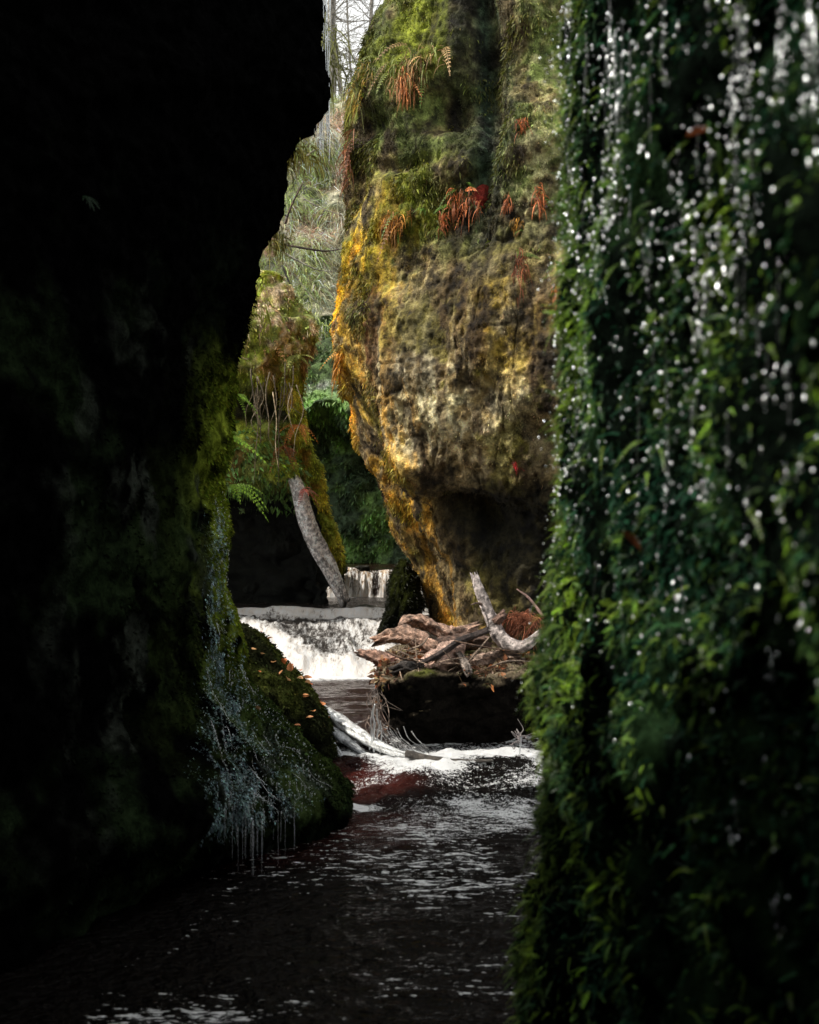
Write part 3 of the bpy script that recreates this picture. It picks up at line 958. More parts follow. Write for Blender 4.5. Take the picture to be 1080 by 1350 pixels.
# diagonal mossy rib running down behind the trunk to the upper fall
ribp = [P(376, 490, 10.75), P(386, 550, 10.8), P(400, 610, 10.95), P(413, 662, 11.1), P(429, 700, 11.2), P(441, 735, 11.25), P(444, 770, 11.25)]
v, f = tube_data(ribp, [0.13, 0.13, 0.14, 0.15, 0.14, 0.10, 0.07], 40, 26, 0.35, 111, 0.9, fr=4)
nv = (len(v) - 2) // 40
PRB = v[:-2].reshape(nv, 40, 3)
PRB = np.concatenate([PRB, PRB[:, :1]], 1)
a_ = fbm(PRB * 6, 4, 113)
CRB = mixc(mixc(np.zeros(PRB.shape) + V(0.30, 0.36, 0.05), (0.55, 0.50, 0.07), sstep(-0.2, 0.5, a_)), (0.25, 0.10, 0.03), sstep(0.35, 0.7, fbm(PRB * 7, 4, 115)) * 0.7)
CRB = mixc(CRB, (0.02, 0.025, 0.012), sstep(1.15, 0.95, PRB[..., 2]))
o = tag(make_mesh('rock_rib', PRB, grid_faces(nv, 41), M_ROCK, CRB.reshape(-1, 3)), 'yellow-green mossy rock rib slanting down behind the fallen trunk', 'rock')
NRB = norm(PRB - PRB.mean(1, keepdims=True))
a, b, c = sample(PRB, NRB, CRB, 9000)
tag(blades('moss', a, b, c * 1.3, (0.012, 0.045), M_LEAF, o, 0.6, 0.7, 0.5, 0.15), None, kind='stuff')
# dark slope filling behind the rib
# ================================================================== BACK CLIFF, dark and ivy-green
xb = np.linspace(-4.0, 2.5, 200)
zk = np.linspace(0.6, 4.0, 130)
X, Z = np.meshgrid(xb, zk)
Z0 = Z
Z = Z + 0.22 * fbm(np.stack([X * 1.4, 0 * X, Z * 0.3], -1), 4, 119)
Y = 13.2 - 0.35 * np.sin(X * 1.3 + 1) + 0.55 * np.exp(-((Z0 - 2.9) / 0.25) ** 2) * -1 + 0.25 * sstep(2.7, 2.3, Z) + 0.5 * sstep(3.2, 4.0, Z)
pk = np.stack([X, Y, Z], -1)


def back_col(p, n):
    a = fbm(p * 2.6, 4, 121)
    b = fbm(p * 9, 4, 123)
    c = np.zeros(p.shape) + V(0.07, 0.11, 0.06)
    c = mixc(c, (0.20, 0.34, 0.10), sstep(-0.3, 0.5, a + 0.3 * b))
    c = mixc(c, (0.06, 0.09, 0.03), sstep(2.9, 3.2, p[..., 2] + 0.2 * a) * 0.8)
    c = mixc(c, (0.3, 0.32, 0.28), np.exp(-((p[..., 2] - 3.05) / 0.06) ** 2) * sstep(0, 0.4, b))
    return c


o_bk, PK, NK, CK = cliff('cliff', pk, back_col, M_ROCK, lambda p: 0.14 * fbm(p * 1.8, 5, 125) + 0.05 * fbm(p * 7, 4, 127) + 0.06 * strata(p, 129, 1, 4), 1,
                         'shaded dark green cliff at the back of the gorge behind the upper waterfall')
a, b, c = sample(PK, NK, CK, 16000, (np.abs(PK[..., 0] + 1) < 1.6) * (0.1 + sstep(-0.3, 0.4, fbm(PK * 3, 3, 131))))
tag(blades('leaves', a, b, c * 1.5, (0.025, 0.07), M_LEAF, o_bk, 0.7, 0.5, 0.5, 0.25), None, kind='stuff')

# ================================================================== HILLSIDE behind, pale grass in the sun
xh = np.linspace(-7, 6, 160)
th = np.linspace(0, 1, 150)
X, T = np.meshgrid(xh, th)
Yh = 13.4 + 14 * T ** 1.3
Zh = 3.5 + 4.3 * sstep(0, 0.42, T) + 0.6 * T - 0.22 * (X + 1.2)
ph = np.stack([X, Yh, Zh], -1)


def hill_col(p, n):
    a = fbm(p * 1.6, 4, 141)
    b = fbm(p * 5, 4, 143)
    c = np.zeros(p.shape) + V(0.10, 0.11, 0.06)
    c = mixc(c, (0.55, 0.52, 0.38), sstep(-0.1, 0.5, b))
    c = mixc(c, (0.24, 0.13, 0.085), sstep(0.1, 0.6, a))
    return mixc(c, (0.05, 0.07, 0.03), sstep(0.2, 0.6, -b) * 0.8)


nh = grid_normals(ph, -1)
ph = ph + nh * (0.22 * fbm(ph * 1.3, 5, 145) + 0.08 * fbm(ph * 5, 4, 147))[..., None]
nh = grid_normals(ph, -1)
if nh[..., 2].mean() < 0:
    nh = -nh
ch = hill_col(ph, nh)
o = make_mesh('hillside', ph, grid_faces(*ph.shape[:2]), M_ROCK, ch.reshape(-1, 3))
tag(o, 'steep sunlit slope of pale grass at the back of the gorge', kind='structure')
wv = (np.abs(ph[..., 0] + 1.6) < 1.7) * (ph[..., 1] < 22)
a, b, c = sample(ph, nh, ch, 85000, wv * (0.15 + sstep(-0.4, 0.4, fbm(ph * 2.2, 3, 149))))
hk = fbm(a * 1.4, 4, 151)
gc = mixc(mixc(np.zeros_like(a) + V(0.55, 0.53, 0.36), (0.34, 0.42, 0.13), sstep(0.1, 0.5, hk)), (0.56, 0.34, 0.23), sstep(0.15, 0.5, -hk))  # pale grass, colours lightened further to suggest distant haze
gc = mixc(gc, (0.55, 0.60, 0.58), (rng.random(len(a)) < 0.2) * 1.0)
o = blades('grass', a, b, gc, (0.10, 0.34), M_LEAF, None, 0.7, 0.75, 0.5, 0.013, 0.28, 0.4)
tag(o, 'long pale drooping grass covering the sunlit back slope', 'grass', kind='stuff')

# ================================================================== WATER
def sheet(name, X, Y, Z, cols, mat, label):
    p = np.stack([X, Y, Z], -1)
    o = make_mesh(name, p, grid_faces(*p.shape[:2]), mat, cols.reshape(-1, 3))
    tag(o, label, kind='structure')
    return o


# bed under everything
xs = np.linspace(-30, 30, 80)
ys = np.linspace(-6, 60, 100)
X, Y = np.meshgrid(xs, ys)
Z = -0.35 + 0.75 * sstep(8.5, 11, Y) * 0.4 + 0.05 * fbm(np.stack([X, Y, 0 * X], -1), 3, 161)
sheet('stream_bed', X, Y, Z, np.zeros(X.shape + (3,)) + V(0.02, 0.014, 0.01), M_NEAR, 'dark rocky bed of the stream')

# lower stream with the rapid below the boulder
xs = np.linspace(-2.4, 2.0, 420)
ys = np.concatenate([np.linspace(-1.5, 2.6, 30), np.linspace(2.63, 7.5, 520)])
X, Y = np.meshgrid(xs, ys)
q = np.stack([X, Y, 0 * X], -1)
ramp = sstep(6.15, 6.75, Y)
rap = sstep(5.9, 6.3, Y) * sstep(7.3, 6.9, Y)
Z = 0.15 * ramp + 0.010 * fbm(q * V(3, 6, 1), 4, 163) * (0.6 + rap * 2.5) + 0.006 * fbm(q * V(9, 15, 1), 3, 165) * (1 + rap * 2)
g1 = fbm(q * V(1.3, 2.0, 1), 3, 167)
near_glint = 0.325 + 0.16 * g1 + 0.07 * sstep(4.0, 6.2, Y) + 0.05 * sstep(-0.8, 0.4, X)  # white flecks painted as sky glints on the shaded near water
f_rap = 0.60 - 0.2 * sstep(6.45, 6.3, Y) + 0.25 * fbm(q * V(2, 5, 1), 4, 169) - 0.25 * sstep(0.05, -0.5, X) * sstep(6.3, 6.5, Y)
foam = near_glint * (1 - rap) + f_rap * rap
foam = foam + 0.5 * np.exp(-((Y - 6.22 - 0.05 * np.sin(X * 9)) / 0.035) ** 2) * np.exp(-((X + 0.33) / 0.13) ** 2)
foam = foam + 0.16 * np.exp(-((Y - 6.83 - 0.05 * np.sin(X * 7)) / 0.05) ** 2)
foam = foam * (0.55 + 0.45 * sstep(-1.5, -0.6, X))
red = np.exp(-((X + 0.22) / 0.26) ** 2 - ((Y - 6.48) / 0.17) ** 2) * 1.5 + 0.9 * np.exp(-((X + 0.25) / 0.5) ** 2 - ((Y - 5.75) / 0.32) ** 2) + 0.7 * np.exp(-((X + 0.75) / 0.3) ** 2 - ((Y - 5.25) / 0.15) ** 2)
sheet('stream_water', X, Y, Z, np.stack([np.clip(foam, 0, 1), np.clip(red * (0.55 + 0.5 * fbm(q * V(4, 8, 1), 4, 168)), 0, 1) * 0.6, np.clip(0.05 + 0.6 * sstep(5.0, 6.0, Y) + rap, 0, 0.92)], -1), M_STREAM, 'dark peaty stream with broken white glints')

# middle pool and the chute out of it
xs = np.linspace(-2.2, 1.2, 220)
ys = np.linspace(7.0, 9.3, 220)
X, Y = np.meshgrid(xs, ys)
q = np.stack([X, Y, 0 * X], -1)
Z = 0.12 + 0.18 * sstep(7.02, 7.35, Y) + 0.008 * fbm(q * V(3, 9, 1), 4, 171)
foam = 0.24 + 0.10 * fbm(q * V(2, 5, 1), 3, 173) + 0.62 * sstep(8.62, 8.95, Y + 0.06 * fbm(q * 5, 3, 175)) + 0.3 * sstep(7.35, 7.1, Y)
sheet('pool_water', X, Y, Z, np.stack([np.clip(foam, 0, 1), 0.1 + 0 * X, 0 * X], -1), M_POOL, 'rippled grey pool between the cascade and the boulder')

# cascade: two steps, rough white water
xs = np.linspace(-2.6, 0.6, 300)
ys = np.linspace(8.88, 11.95, 330)
X, Y = np.meshgrid(xs, ys)
q = np.stack([X, Y, 0 * X], -1)
wob = 0.26 * fbm(q * V(2.0, 0.5, 1), 3, 181) * sstep(10.6, 9.9, Y) + 0.12 * (X + 0.7) * sstep(10.2, 9.5, Y) + 0.06 * fbm(q * V(3, 0.5, 1), 3, 182)
prof = np.interp(Y + wob, [8.8, 8.95, 9.08, 9.45, 9.58, 10.0, 10.1, 10.38, 10.48, 12.5], [0.27, 0.29, 0.37, 0.44, 0.51, 0.57, 0.62, 0.645, 0.71, 0.725])
rough_ = sstep(8.8, 9.2, Y) * sstep(10.55, 10.2, Y)
Z = prof + 0.05 * rough_ * fbm(q * V(3.2, 1.6, 1), 4, 183) + 0.05 * rough_ * (0.4 - np.abs(fbm(np.stack([X * 0.85 + Y * 0.5, Y * 0.85 - X * 0.5, 0 * X], -1) * V(4, 1.3, 1), 3, 186))) + 0.022 * rough_ * fbm(q * V(9, 4, 1), 3, 185) + 0.006 * fbm(q * V(4, 9, 1), 3, 187) + 0.02 * fbm(q * V(5, 3, 1), 3, 188) * sstep(10.3, 10.5, Y) * sstep(11.2, 10.7, Y)
qr = np.stack([X * 0.85 + Y * 0.5, Y * 0.85 - X * 0.5, 0 * X], -1)
big = fbm(qr * V(2.4, 0.9, 1), 4, 189)
foam = 0.86 + 0.30 * big + 0.22 * sstep(9.5, 9.05, Y) - 0.05 * sstep(9.6, 9.9, Y)
foam = np.where(Y > 10.55, 0.16 + 0.45 * fbm(q * V(3, 1.5, 1), 3, 194) + 0.2 * fbm(q * V(1.5, 5, 1), 3, 190) + 0.3 * np.exp(-((Y - 11.72) / 0.12) ** 2), foam)
foam = foam + (0.12 + 0.4 * fbm(q * V(7, 1, 1), 3, 192)) * np.exp(-((Y + wob - 10.44) / 0.09) ** 2) - 0.35 * np.exp(-((Y + wob - 10.24) / 0.035) ** 2) - 0.25 * np.exp(-((Y + wob - 10.62) / 0.07) ** 2)
sheet('cascade', X, Y, Z, np.stack([np.clip(foam, 0, 1), 0.03 + 0 * X, 0.12 + 0 * X], -1), M_CASC, 'white cascade tumbling over two rock steps into the pool')

# upper waterfall with amber tint
xs = np.linspace(-1.15, 0.15, 220)
ts = np.linspace(0, 1, 70)
X, T = np.meshgrid(xs, ts)
lipz = 1.0 + 0.02 * fbm(np.stack([X * 3, 0 * X, 0 * X], -1), 3, 191)
Z = lipz - (lipz - 0.70) * T ** 1.6
Y = 12.0 - 0.02 - 0.22 * T ** 0.6 + 0.03 * fbm(np.stack([X * 14, T * 0.5, 0 * X], -1), 3, 193)
foam = 0.80 + 0.30 * fbm(np.stack([X * 12, T * 0.7, 0 * X], -1), 4, 195) + 0.25 * sstep(0.85, 1, T) - 0.1 * sstep(0.1, 0.0, T)
sheet('waterfall', X, Y, Z, np.stack([np.clip(foam, 0, 1), 0.0 + 0 * X, np.clip(0.75 - 0.5 * T, 0, 1)], -1), M_FALL, 'small upper waterfall with amber streaks beyond the cascade')
xs = np.linspace(-1.3, 2.6, 80)
ys = np.linspace(11.98, 14.5, 60)
X, Y = np.meshgrid(xs, ys)
Z = 1.0 + 0.02 * fbm(np.stack([X * 3, 0 * X, 0 * X], -1), 3, 191) * sstep(12.3, 12, Y) + 0.006 * fbm(np.stack([X, Y * 3, 0 * X], -1) * 3, 3, 197)
sheet('upper_stream_water', X, Y, Z, np.stack([0.2 + 0 * X, 0.05 + 0 * X, 0 * X], -1), M_POOL, 'flat dark stream above the upper waterfall')
# ledge the upper fall drops over
xs = np.linspace(-3.0, 1.4, 160)
ts = np.linspace(0, 1, 30)
X, T = np.meshgrid(xs, ts)
pz = np.stack([X, 12.08 + 0.6 * sstep(0.75, 1, T) + 0 * X, 0.45 + 0.52 * sstep(0, 0.8, T) + 0.07 * sstep(-0.85, -1.1, X) * T], -1)
pz = pz + 0.03 * fbm(pz * 7, 4, 199)[..., None] * V(0.6, 1, 0.6)
tag(make_mesh('rock_ledge', pz, grid_faces(30, 160), M_NEAR, np.zeros((30 * 160, 3)) + V(0.03, 0.032, 0.02)), 'dark wet rock ledge under the upper waterfall', 'rock')


# ================================================================== ROCKS as lumps
def lump(name, c, r, colfn, mat, s, rough=0.18, box=0.0, n=70, label=None, cat='rock', rot=0.0, flat_top=None, shape=None):
    u = np.linspace(0, 2 * np.pi, n * 2 + 1)
    v = np.linspace(-np.pi / 2, np.pi / 2, n)
    U, W = np.meshgrid(u, v)
    d = np.stack([np.cos(W) * np.cos(U), np.cos(W) * np.sin(U), np.sin(W)], -1)
    if box:
        k = (np.abs(d) ** (2 + box * 8)).sum(-1) ** (-1 / (2 + box * 8))
        d = d * k[..., None]
    p = d * (1 + rough * fbm(d * 1.8 + s, 5, s))[..., None] * np.asarray(r)
    cr, sr = math.cos(rot), math.sin(rot)
    p = np.stack([p[..., 0] * cr - p[..., 1] * sr, p[..., 0] * sr + p[..., 1] * cr, p[..., 2]], -1)
    if shape is not None:
        p = shape(p)
    p = p + np.asarray(c)
    nr = grid_normals(p, 1)
    if (nr * (p - np.asarray(c))).sum(-1).mean() < 0:
        nr = -nr
    cc = colfn(p, nr)
    o = make_mesh(name, p, grid_faces(*p.shape[:2]), mat, cc.reshape(-1, 3))
    tag(o, label, cat)
    return o, p, nr, cc


def boulder_col(p, n):
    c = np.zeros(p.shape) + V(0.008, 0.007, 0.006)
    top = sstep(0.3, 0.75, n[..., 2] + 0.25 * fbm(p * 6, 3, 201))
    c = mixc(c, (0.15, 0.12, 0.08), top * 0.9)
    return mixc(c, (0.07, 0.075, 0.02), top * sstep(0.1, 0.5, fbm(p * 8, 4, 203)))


def boulder_shape(p):
    # the top overhangs the front: pull the lower half back
    k = sstep(0.22, -0.25, p[..., 2])
    p = p.copy()
    p[..., 1] += 0.22 * k * (p[..., 1] < 0)
    p[..., 0] *= 1 - 0.06 * k
    return p


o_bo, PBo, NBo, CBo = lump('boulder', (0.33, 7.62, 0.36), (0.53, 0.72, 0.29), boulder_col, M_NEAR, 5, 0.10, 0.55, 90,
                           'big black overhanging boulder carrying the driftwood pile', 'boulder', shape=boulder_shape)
a, b, c = sample(PBo, NBo, CBo, 5000, sstep(0.35, 0.7, NBo[..., 2]))
tag(blades('moss', a, b, np.clip(c, 0.04, 1) * 1.2, (0.008, 0.025), M_LEAF, o_bo, 0.7, 0.1, 0.6), None, kind='stuff')
# leaf litter on the boulder top and hanging over its rim
lp, lc = [], []
a, b, c = sample(PBo, NBo, CBo, 1500, sstep(0.25, 0.6, NBo[..., 2]) * (PBo[..., 1] < 7.7) * sstep(-0.3, 0.3, fbm(PBo * 5, 3, 207)))
pal = np.array([(0.30, 0.17, 0.09), (0.20, 0.11, 0.06), (0.38, 0.28, 0.17), (0.12, 0.06, 0.035), (0.34, 0.12, 0.05)])
o = blades('leaf_litter', a + b * 0.012, b, pal[rng.integers(0, 5, len(a))], (0.025, 0.07), M_LEAF, None, 0.35, 0.25, 0.9, 0.25, 0.3, 0.1)
tag(o, 'brown dead leaves and bark scraps littering the boulder top', 'leaf litter', kind='stuff')


def moss_col(s, dark=(0.008, 0.009, 0.006)):
    def fn(p, n):
        a = fbm(p * 6, 4, s)
        c = mixc(np.zeros(p.shape) + V(0.014, 0.016, 0.007), (0.035, 0.042, 0.010), sstep(-0.2, 0.5, a) * sstep(-0.2, 0.6, n[..., 2]))
        return mixc(c, dark, sstep(0.1, -0.5, n[..., 2]))
    return fn


# mossy mound with fallen orange leaves, behind the foot of the left cliff
def mound_shape(p):
    p = p.copy()
    p[..., 2] += -0.75 * (p[..., 0]) * (p[..., 0] > -0.5) - 0.0
    return p


o_mo, PM, NM, CM = lump('mossy_rock', (-0.92, 6.85, 0.42), (0.46, 0.42, 0.42), moss_col(211), M_NEAR, 9, 0.15, 0.1, 80,
                        'moss-covered rock mound with orange leaves, behind the foot of the black cliff', 'rock', shape=mound_shape)
a, b, c = sample(PM, NM, CM, 16000, sstep(-0.6, 0.2, NM[..., 2]))
tag(blades('moss', a, b, c * 1.4, (0.008, 0.03), M_DIM, o_mo, 0.7, 0.3, 0.6), None, kind='stuff')
# small green fin at the left base of the buttress
o_fi, PF, NF, CF = lump('mossy_rock', P(533, 800, 9.7), (0.15, 0.35, 0.34), lambda p, n: moss_col(221)(p, n) * 0.35, M_NEAR, 13, 0.2, 0.0, 50,
                        'small dark green rock fin at the left base of the sunlit cliff', 'rock', shape=lambda p: p + V(-0.5, 0, 0) * np.clip(-p[..., 2:3], 0, 1) * V(1, 0, 0))
a, b, c = sample(PF, NF, CF, 4000)
c = c * 1.2
tag(blades('moss', a, b, c * 1.4, (0.008, 0.03), M_LEAF, o_fi), None, kind='stuff')
# stones beside the upper fall
dark_col = lambda p, n: np.zeros(p.shape) + V(0.03, 0.03, 0.025)
for k, (px, py, d, r, lab) in enumerate([(447, 752, 11.75, 0.06, 'dark wet stone at the left lip of the upper waterfall'),
                                         (440, 768, 11.6, 0.06, 'black stone tucked between the trunk and the upper waterfall'),
                                         (478, 750, 11.95, 0.05, 'smallest dark stone on the lip of the upper waterfall')]):
    lump('stone', P(px, py, d), (r * 1.4, r, r * 0.7), dark_col, M_NEAR, 31 + k, 0.2, 0.2, 24, lab, 'stone')

# fallen leaves on the mound and cliff foot
LS = []
a, b, c = sample(PM, NM, CM, 42, sstep(0.1, 0.6, NM[..., 2]) * (PM[..., 1] < 7.1) * (PM[..., 0] > -1.15))
LS += list(zip(a, b))
a2, b2, c2 = sample(PL, NL, CL, 10, sstep(0.1, 0.3, NL[..., 2]) * (PL[..., 2] < 1.0) * (PL[..., 2] > 0.35) * (PL[..., 1] > 5.5))
LS += list(zip(a2, b2))
for k, (q, n) in enumerate(LS):
    t = rng.random()
    cl = V(0.55, 0.14, 0.04) * (1 - t) + V(0.55, 0.34, 0.16) * t
    o = leaf_mesh('fallen_leaf', q + n * 0.016, rng.uniform(0.035, 0.065), cl, M_LEAF, 100 + k)
    if k < 42:
        tag(o, 'small orange or tan fallen leaf lying on the mossy mound', 'leaf', 'fallen leaves on the mossy mound')
    else:
        tag(o, 'small orange fallen leaf caught in moss on the black cliff foot', 'leaf', 'fallen leaves on the cliff foot')


# ================================================================== WOOD
def log(name, pts, rad, colr, label, cat='driftwood', rough=0.35, s=0, nr=34, step=18, flat=1.0, var=0.35, fr=6.0, parent=None, mat=None):
    v, f = tube_data(pts, rad, nr, step, rough, s, flat, True, fr)
    n1 = fbm(v * 22, 4, s + 1)
    c = np.zeros(v.shape) + np.asarray(colr)
    c = c * (1 + var * n1)[:, None]
    c = c * (1.25 - 0.95 * sstep(0.22, 0.0, FIB['v']))[:, None]
    c = np.clip(c, 0.004, 0.9)
    o = make_mesh(name, v, f, mat or M_WOOD, c, parent)
    if label:
        tag(o, label, cat)
    return o


# the leaning grey trunk
tp = [P(388, 630, 10.62), P(397, 656, 10.56), P(406, 690, 10.55), P(419, 722, 10.6), P(437, 755, 10.65), P(455, 793, 10.7)]
log('fallen_tree', tp, [0.055, 0.068, 0.075, 0.078, 0.070, 0.055], (0.72, 0.66, 0.63), 'grey leaning dead tree trunk with its foot in the water above the cascade', 'dead tree', 0.2, 301, 40, 26, var=0.3, fr=2.5)

r1 = 7.15
K1 = [P(626, 760, 7.25), P(632, 778, 7.22), P(640, 797, 7.2), P(649, 819, 7.18), P(657, 836, 7.15), P(671, 849, 7.1), P(690, 852, 7.05), P(712, 836, 7.0)]
br_ = log('driftwood_branch', K1, [0.022, 0.035, 0.036, 0.040, 0.047, 0.042, 0.036, 0.026], (0.55, 0.47, 0.44), 'thick grey branch standing up from the driftwood pile and bending right', rough=0.2, s=311, nr=20, var=0.5)
log('side_branch', [P(652, 822, 7.17), P(660, 815, 7.12), P(664, 808, 7.12)], [0.03, 0.026, 0.018], (0.2, 0.12, 0.09), None, s=313, parent=br_)
log('side_branch', [P(640, 800, 7.2), P(630, 795, 7.15), P(622, 797, 7.12)], [0.012, 0.006, 0.004], (0.25, 0.17, 0.13), None, s=314, parent=br_)
W = (0.46, 0.29, 0.21)
log('driftwood_log', [P(496, 845, 7.5), P(517, 838, 7.45), P(536, 838, 7.4), P(558, 846, 7.35), P(584, 862, 7.3)], [0.03, 0.045, 0.05, 0.05, 0.04], W, 'ribbed brown root log at the left of the pile, under the arched root', rough=0.5, s=321, fr=9)
log('driftwood_log', [P(528, 836, 7.6), P(536, 822, 7.6), P(550, 818, 7.6), P(574, 828, 7.6), P(596, 836, 7.6), P(626, 827, 7.65)], [0.03, 0.042, 0.04, 0.04, 0.046, 0.03], W, 'arched brown root at the top of the driftwood pile', rough=0.5, s=323, fr=9)
log('driftwood_log', [P(474, 860, 7.35), P(495, 866, 7.3), P(515, 872, 7.25), P(540, 878, 7.2)], [0.018, 0.036, 0.046, 0.03], (0.38, 0.22, 0.16), 'lowest brown log of the pile, poking left over the pool', rough=0.5, s=325, fr=9)
log('driftwood_branch', [P(643, 831, 7.1), P(624, 838, 7.05), P(606, 845, 7.0), P(580, 862, 6.98), P(552, 876, 6.95)], [0.02, 0.02, 0.019, 0.018, 0.012], (0.045, 0.03, 0.026), 'dark thin branch slanting across the front of the driftwood pile', rough=0.2, s=327)
log('driftwood_log', [P(560, 884, 7.05), P(580, 874, 7.05), P(597, 862, 7.1), P(606, 850, 7.2)], [0.05, 0.075, 0.07, 0.03], (0.58, 0.38, 0.30), 'pale pink broken stump in the middle of the driftwood pile', rough=0.55, s=329, fr=5)
log('driftwood_log', [P(604, 862, 7.02), P(612, 876, 6.98), P(618, 886, 6.95)], [0.018, 0.03, 0.022], (0.40, 0.33, 0.28), 'short pale snag of wood right of the pink stump', rough=0.5, s=331)
log('driftwood_log', [P(600, 886, 7.0), P(630, 872, 7.1), P(658, 868, 7.15), P(684, 868, 7.1)], [0.02, 0.04, 0.045, 0.03], (0.36, 0.25, 0.19), 'brown log lying low along the right side of the boulder top', rough=0.5, s=333)
log('driftwood_log', [P(520, 884, 6.98), P(536, 880, 6.98), P(556, 884, 7.0)], [0.03, 0.045, 0.035], (0.05, 0.04, 0.035), 'short black log on the left rim of the boulder', rough=0.35, s=335)
log('driftwood_log', [P(560, 852, 7.5), P(600, 846, 7.55), P(640, 846, 7.5)], [0.04, 0.05, 0.04], (0.12, 0.07, 0.05), 'dark brown log buried in the back of the driftwood pile', rough=0.5, s=337)
log('twig', [P(682, 777, 7.3), P(698, 789, 7.2), P(716, 812, 7.1)], [0.004, 0.008, 0.010], (0.22, 0.13, 0.11), 'slim bare twig leaning behind the red fern tangle', 'twig', 0.1, 339, 8, 8)
tw = [((612, 880), (630, 858), (645, 840), 'pale thin twig propped between the stump and the upright branch'),
      ((600, 845), (622, 850), (672, 858), 'thin brown twig lying under the bend of the upright branch'),
      ((540, 856), (556, 850), (566, 838), 'short twig wedged inside the arch of the brown root'),
      ((508, 858), (530, 868), (552, 872), 'thin twig lying between the two left logs'),
      ((640, 882), (668, 872), (700, 872), 'bent grey twig on the right rim of the boulder')]
for k, (a, b, c, lab) in enumerate(tw):
    log('twig', [P(*a, 6.98), P(*b, 6.96), P(*c, 7.0)], [0.004, 0.007, 0.003], (0.30, 0.22, 0.16) if k % 2 == 0 else (0.14, 0.08, 0.05), lab, 'twig', 0.15, 350 + k, 8, 8)

stick = None
for k in range(34):
    px, py = np.clip(572 + rng.normal(0, 36), 528, 670), 868 + rng.normal(0, 8)
    a0 = P(px, py, 7.0 + rng.uniform(-0.1, 0.25))
    dr = norm(V(rng.normal(0, 1), rng.normal(0, 0.6), rng.normal(0.1, 0.35))) * rng.uniform(0.06, 0.16)
    log('stick', [a0 - dr, a0 + rng.normal(0, 0.006, 3), a0 + dr], [0.002, rng.uniform(0.003, 0.007), 0.002], V(0.34, 0.24, 0.17) * rng.uniform(0.35, 1.4), None, rough=0.2, s=700 + k, nr=6, step=5)
    tag(col.objects[-1], 'short dead stick jumbled in the driftwood heap on the boulder', 'stick', 'short sticks in the driftwood heap')
# dead fern tangle behind the branch
B = Batch()
for k in range(70):
    c0 = P(668 + rng.normal(0, 5), 846 + rng.normal(0, 5), 7.25 + rng.normal(0, 0.05))
    top = P(690 + rng.normal(0, 10), 812 + rng.normal(0, 5), 7.25 + rng.normal(0, 0.08))
    end = P(700 + rng.normal(0, 12), 846 + rng.normal(0, 8), 7.2 + rng.normal(0, 0.08))
    v, f = tube_data([c0, (c0 + top) / 2 + rng.normal(0, 0.02, 3) + V(-0.01, 0, 0.02), top, (top + end) / 2 + V(0.015, 0, 0.02), end], [0.002, 0.0028, 0.0025, 0.002, 0.0015], 4, 4)
    B.add(v, f, V(0.26, 0.09, 0.045) * np.exp(rng.normal(0, 0.3)))
tag(B.build('dead_fern_tangle', M_LEAF), 'rust-red tangle of dead fern stems beside the upright branch', 'dead fern')

# slanting pale wet log with water sliding along it, and roots hanging off the boulder
M_WET = rock_material('wet_pale_wood', 0.01, 20, rough=0.16, spec=0.9, contrast=0.25)
log('wet_log', [P(420, 930, 7.25), P(448, 950, 7.1), P(480, 972, 6.95), P(515, 990, 6.82), P(548, 999, 6.75)], [0.045, 0.075, 0.072, 0.055, 0.03], (0.62, 0.63, 0.63), 'smooth pale wet log slanting from the cliff foot to the boulder, skimmed by water', 'log', 0.22, 401, 26, 22, 0.55, 0.2, 2.0, None, M_WET)
log('wet_log', [P(424, 950, 7.1), P(450, 972, 6.95), P(485, 998, 6.78)], [0.03, 0.05, 0.02], (0.30, 0.31, 0.32), 'shorter grey wet log lying just below the pale slanting log', 'log', 0.3, 403, 20, 18, 0.6, 0.3, 3.0, None, M_WET)
log('wet_log', [P(408, 940, 7.15), P(430, 970, 6.95), P(452, 1000, 6.75)], [0.025, 0.035, 0.02], (0.42, 0.43, 0.45), 'grey streaked wet log closest to the black cliff foot', 'log', 0.3, 405, 20, 18, 0.6, 0.3, 3.0, None, M_WET)
log('wet_log', [P(535, 993, 6.72), P(570, 1001, 6.66), P(610, 1004, 6.62), P(650, 1003, 6.6)], [0.025, 0.018, 0.014, 0.008], (0.07, 0.06, 0.05), 'thin dark stick lying in the water along the foot of the boulder', 'log', 0.3, 407, 12, 12)
B = Batch()
for k in range(34):
    x0, y0 = 494 + rng.normal(0, 6), 930 + rng.uniform(-25, 25)
    L = rng.uniform(15, 50)
    v, f = tube_data([P(x0, y0, 6.96), P(x0 + rng.normal(4, 7), y0 + L * 0.5, 6.9), P(x0 + rng.normal(10, 14), min(y0 + L, 992), 6.86)], [0.003, 0.003, 0.0015], 4, 5)
    B.add(v, f, V(0.2, 0.15, 0.12) * np.exp(rng.normal(0, 0.5)))
for k in range(16):
    x0 = 522 + rng.normal(0, 14)
    v, f = tube_data([P(x0, 962 + rng.normal(0, 5), 6.9), P(x0 + 8, 975, 6.84), P(x0 + rng.normal(18, 8), 990, 6.8)], [0.004, 0.003, 0.002], 4, 5)
    B.add(v, f, V(0.3, 0.3, 0.3) * np.exp(rng.normal(0, 0.4)))
tag(B.build('root_fringe', M_WOOD), 'wet fringe of thin roots hanging off the left end of the boulder', 'roots')
B = Batch()
for k in range(14):
    a0 = P(684 + rng.normal(0, 5), 970 + rng.normal(0, 4), 6.75)
    v, f = tube_data([a0, a0 + rng.normal(0, 0.02, 3), a0 + rng.normal(0, 0.05, 3) * V(1, 0.4, 0.7)], [0.004, 0.003, 0.0015], 4, 5)
    B.add(v, f, V(0.32, 0.28, 0.28))
tag(B.build('twig_bundle', M_WOOD), 'little knot of wet twigs at the right foot of the boulder', 'twigs')


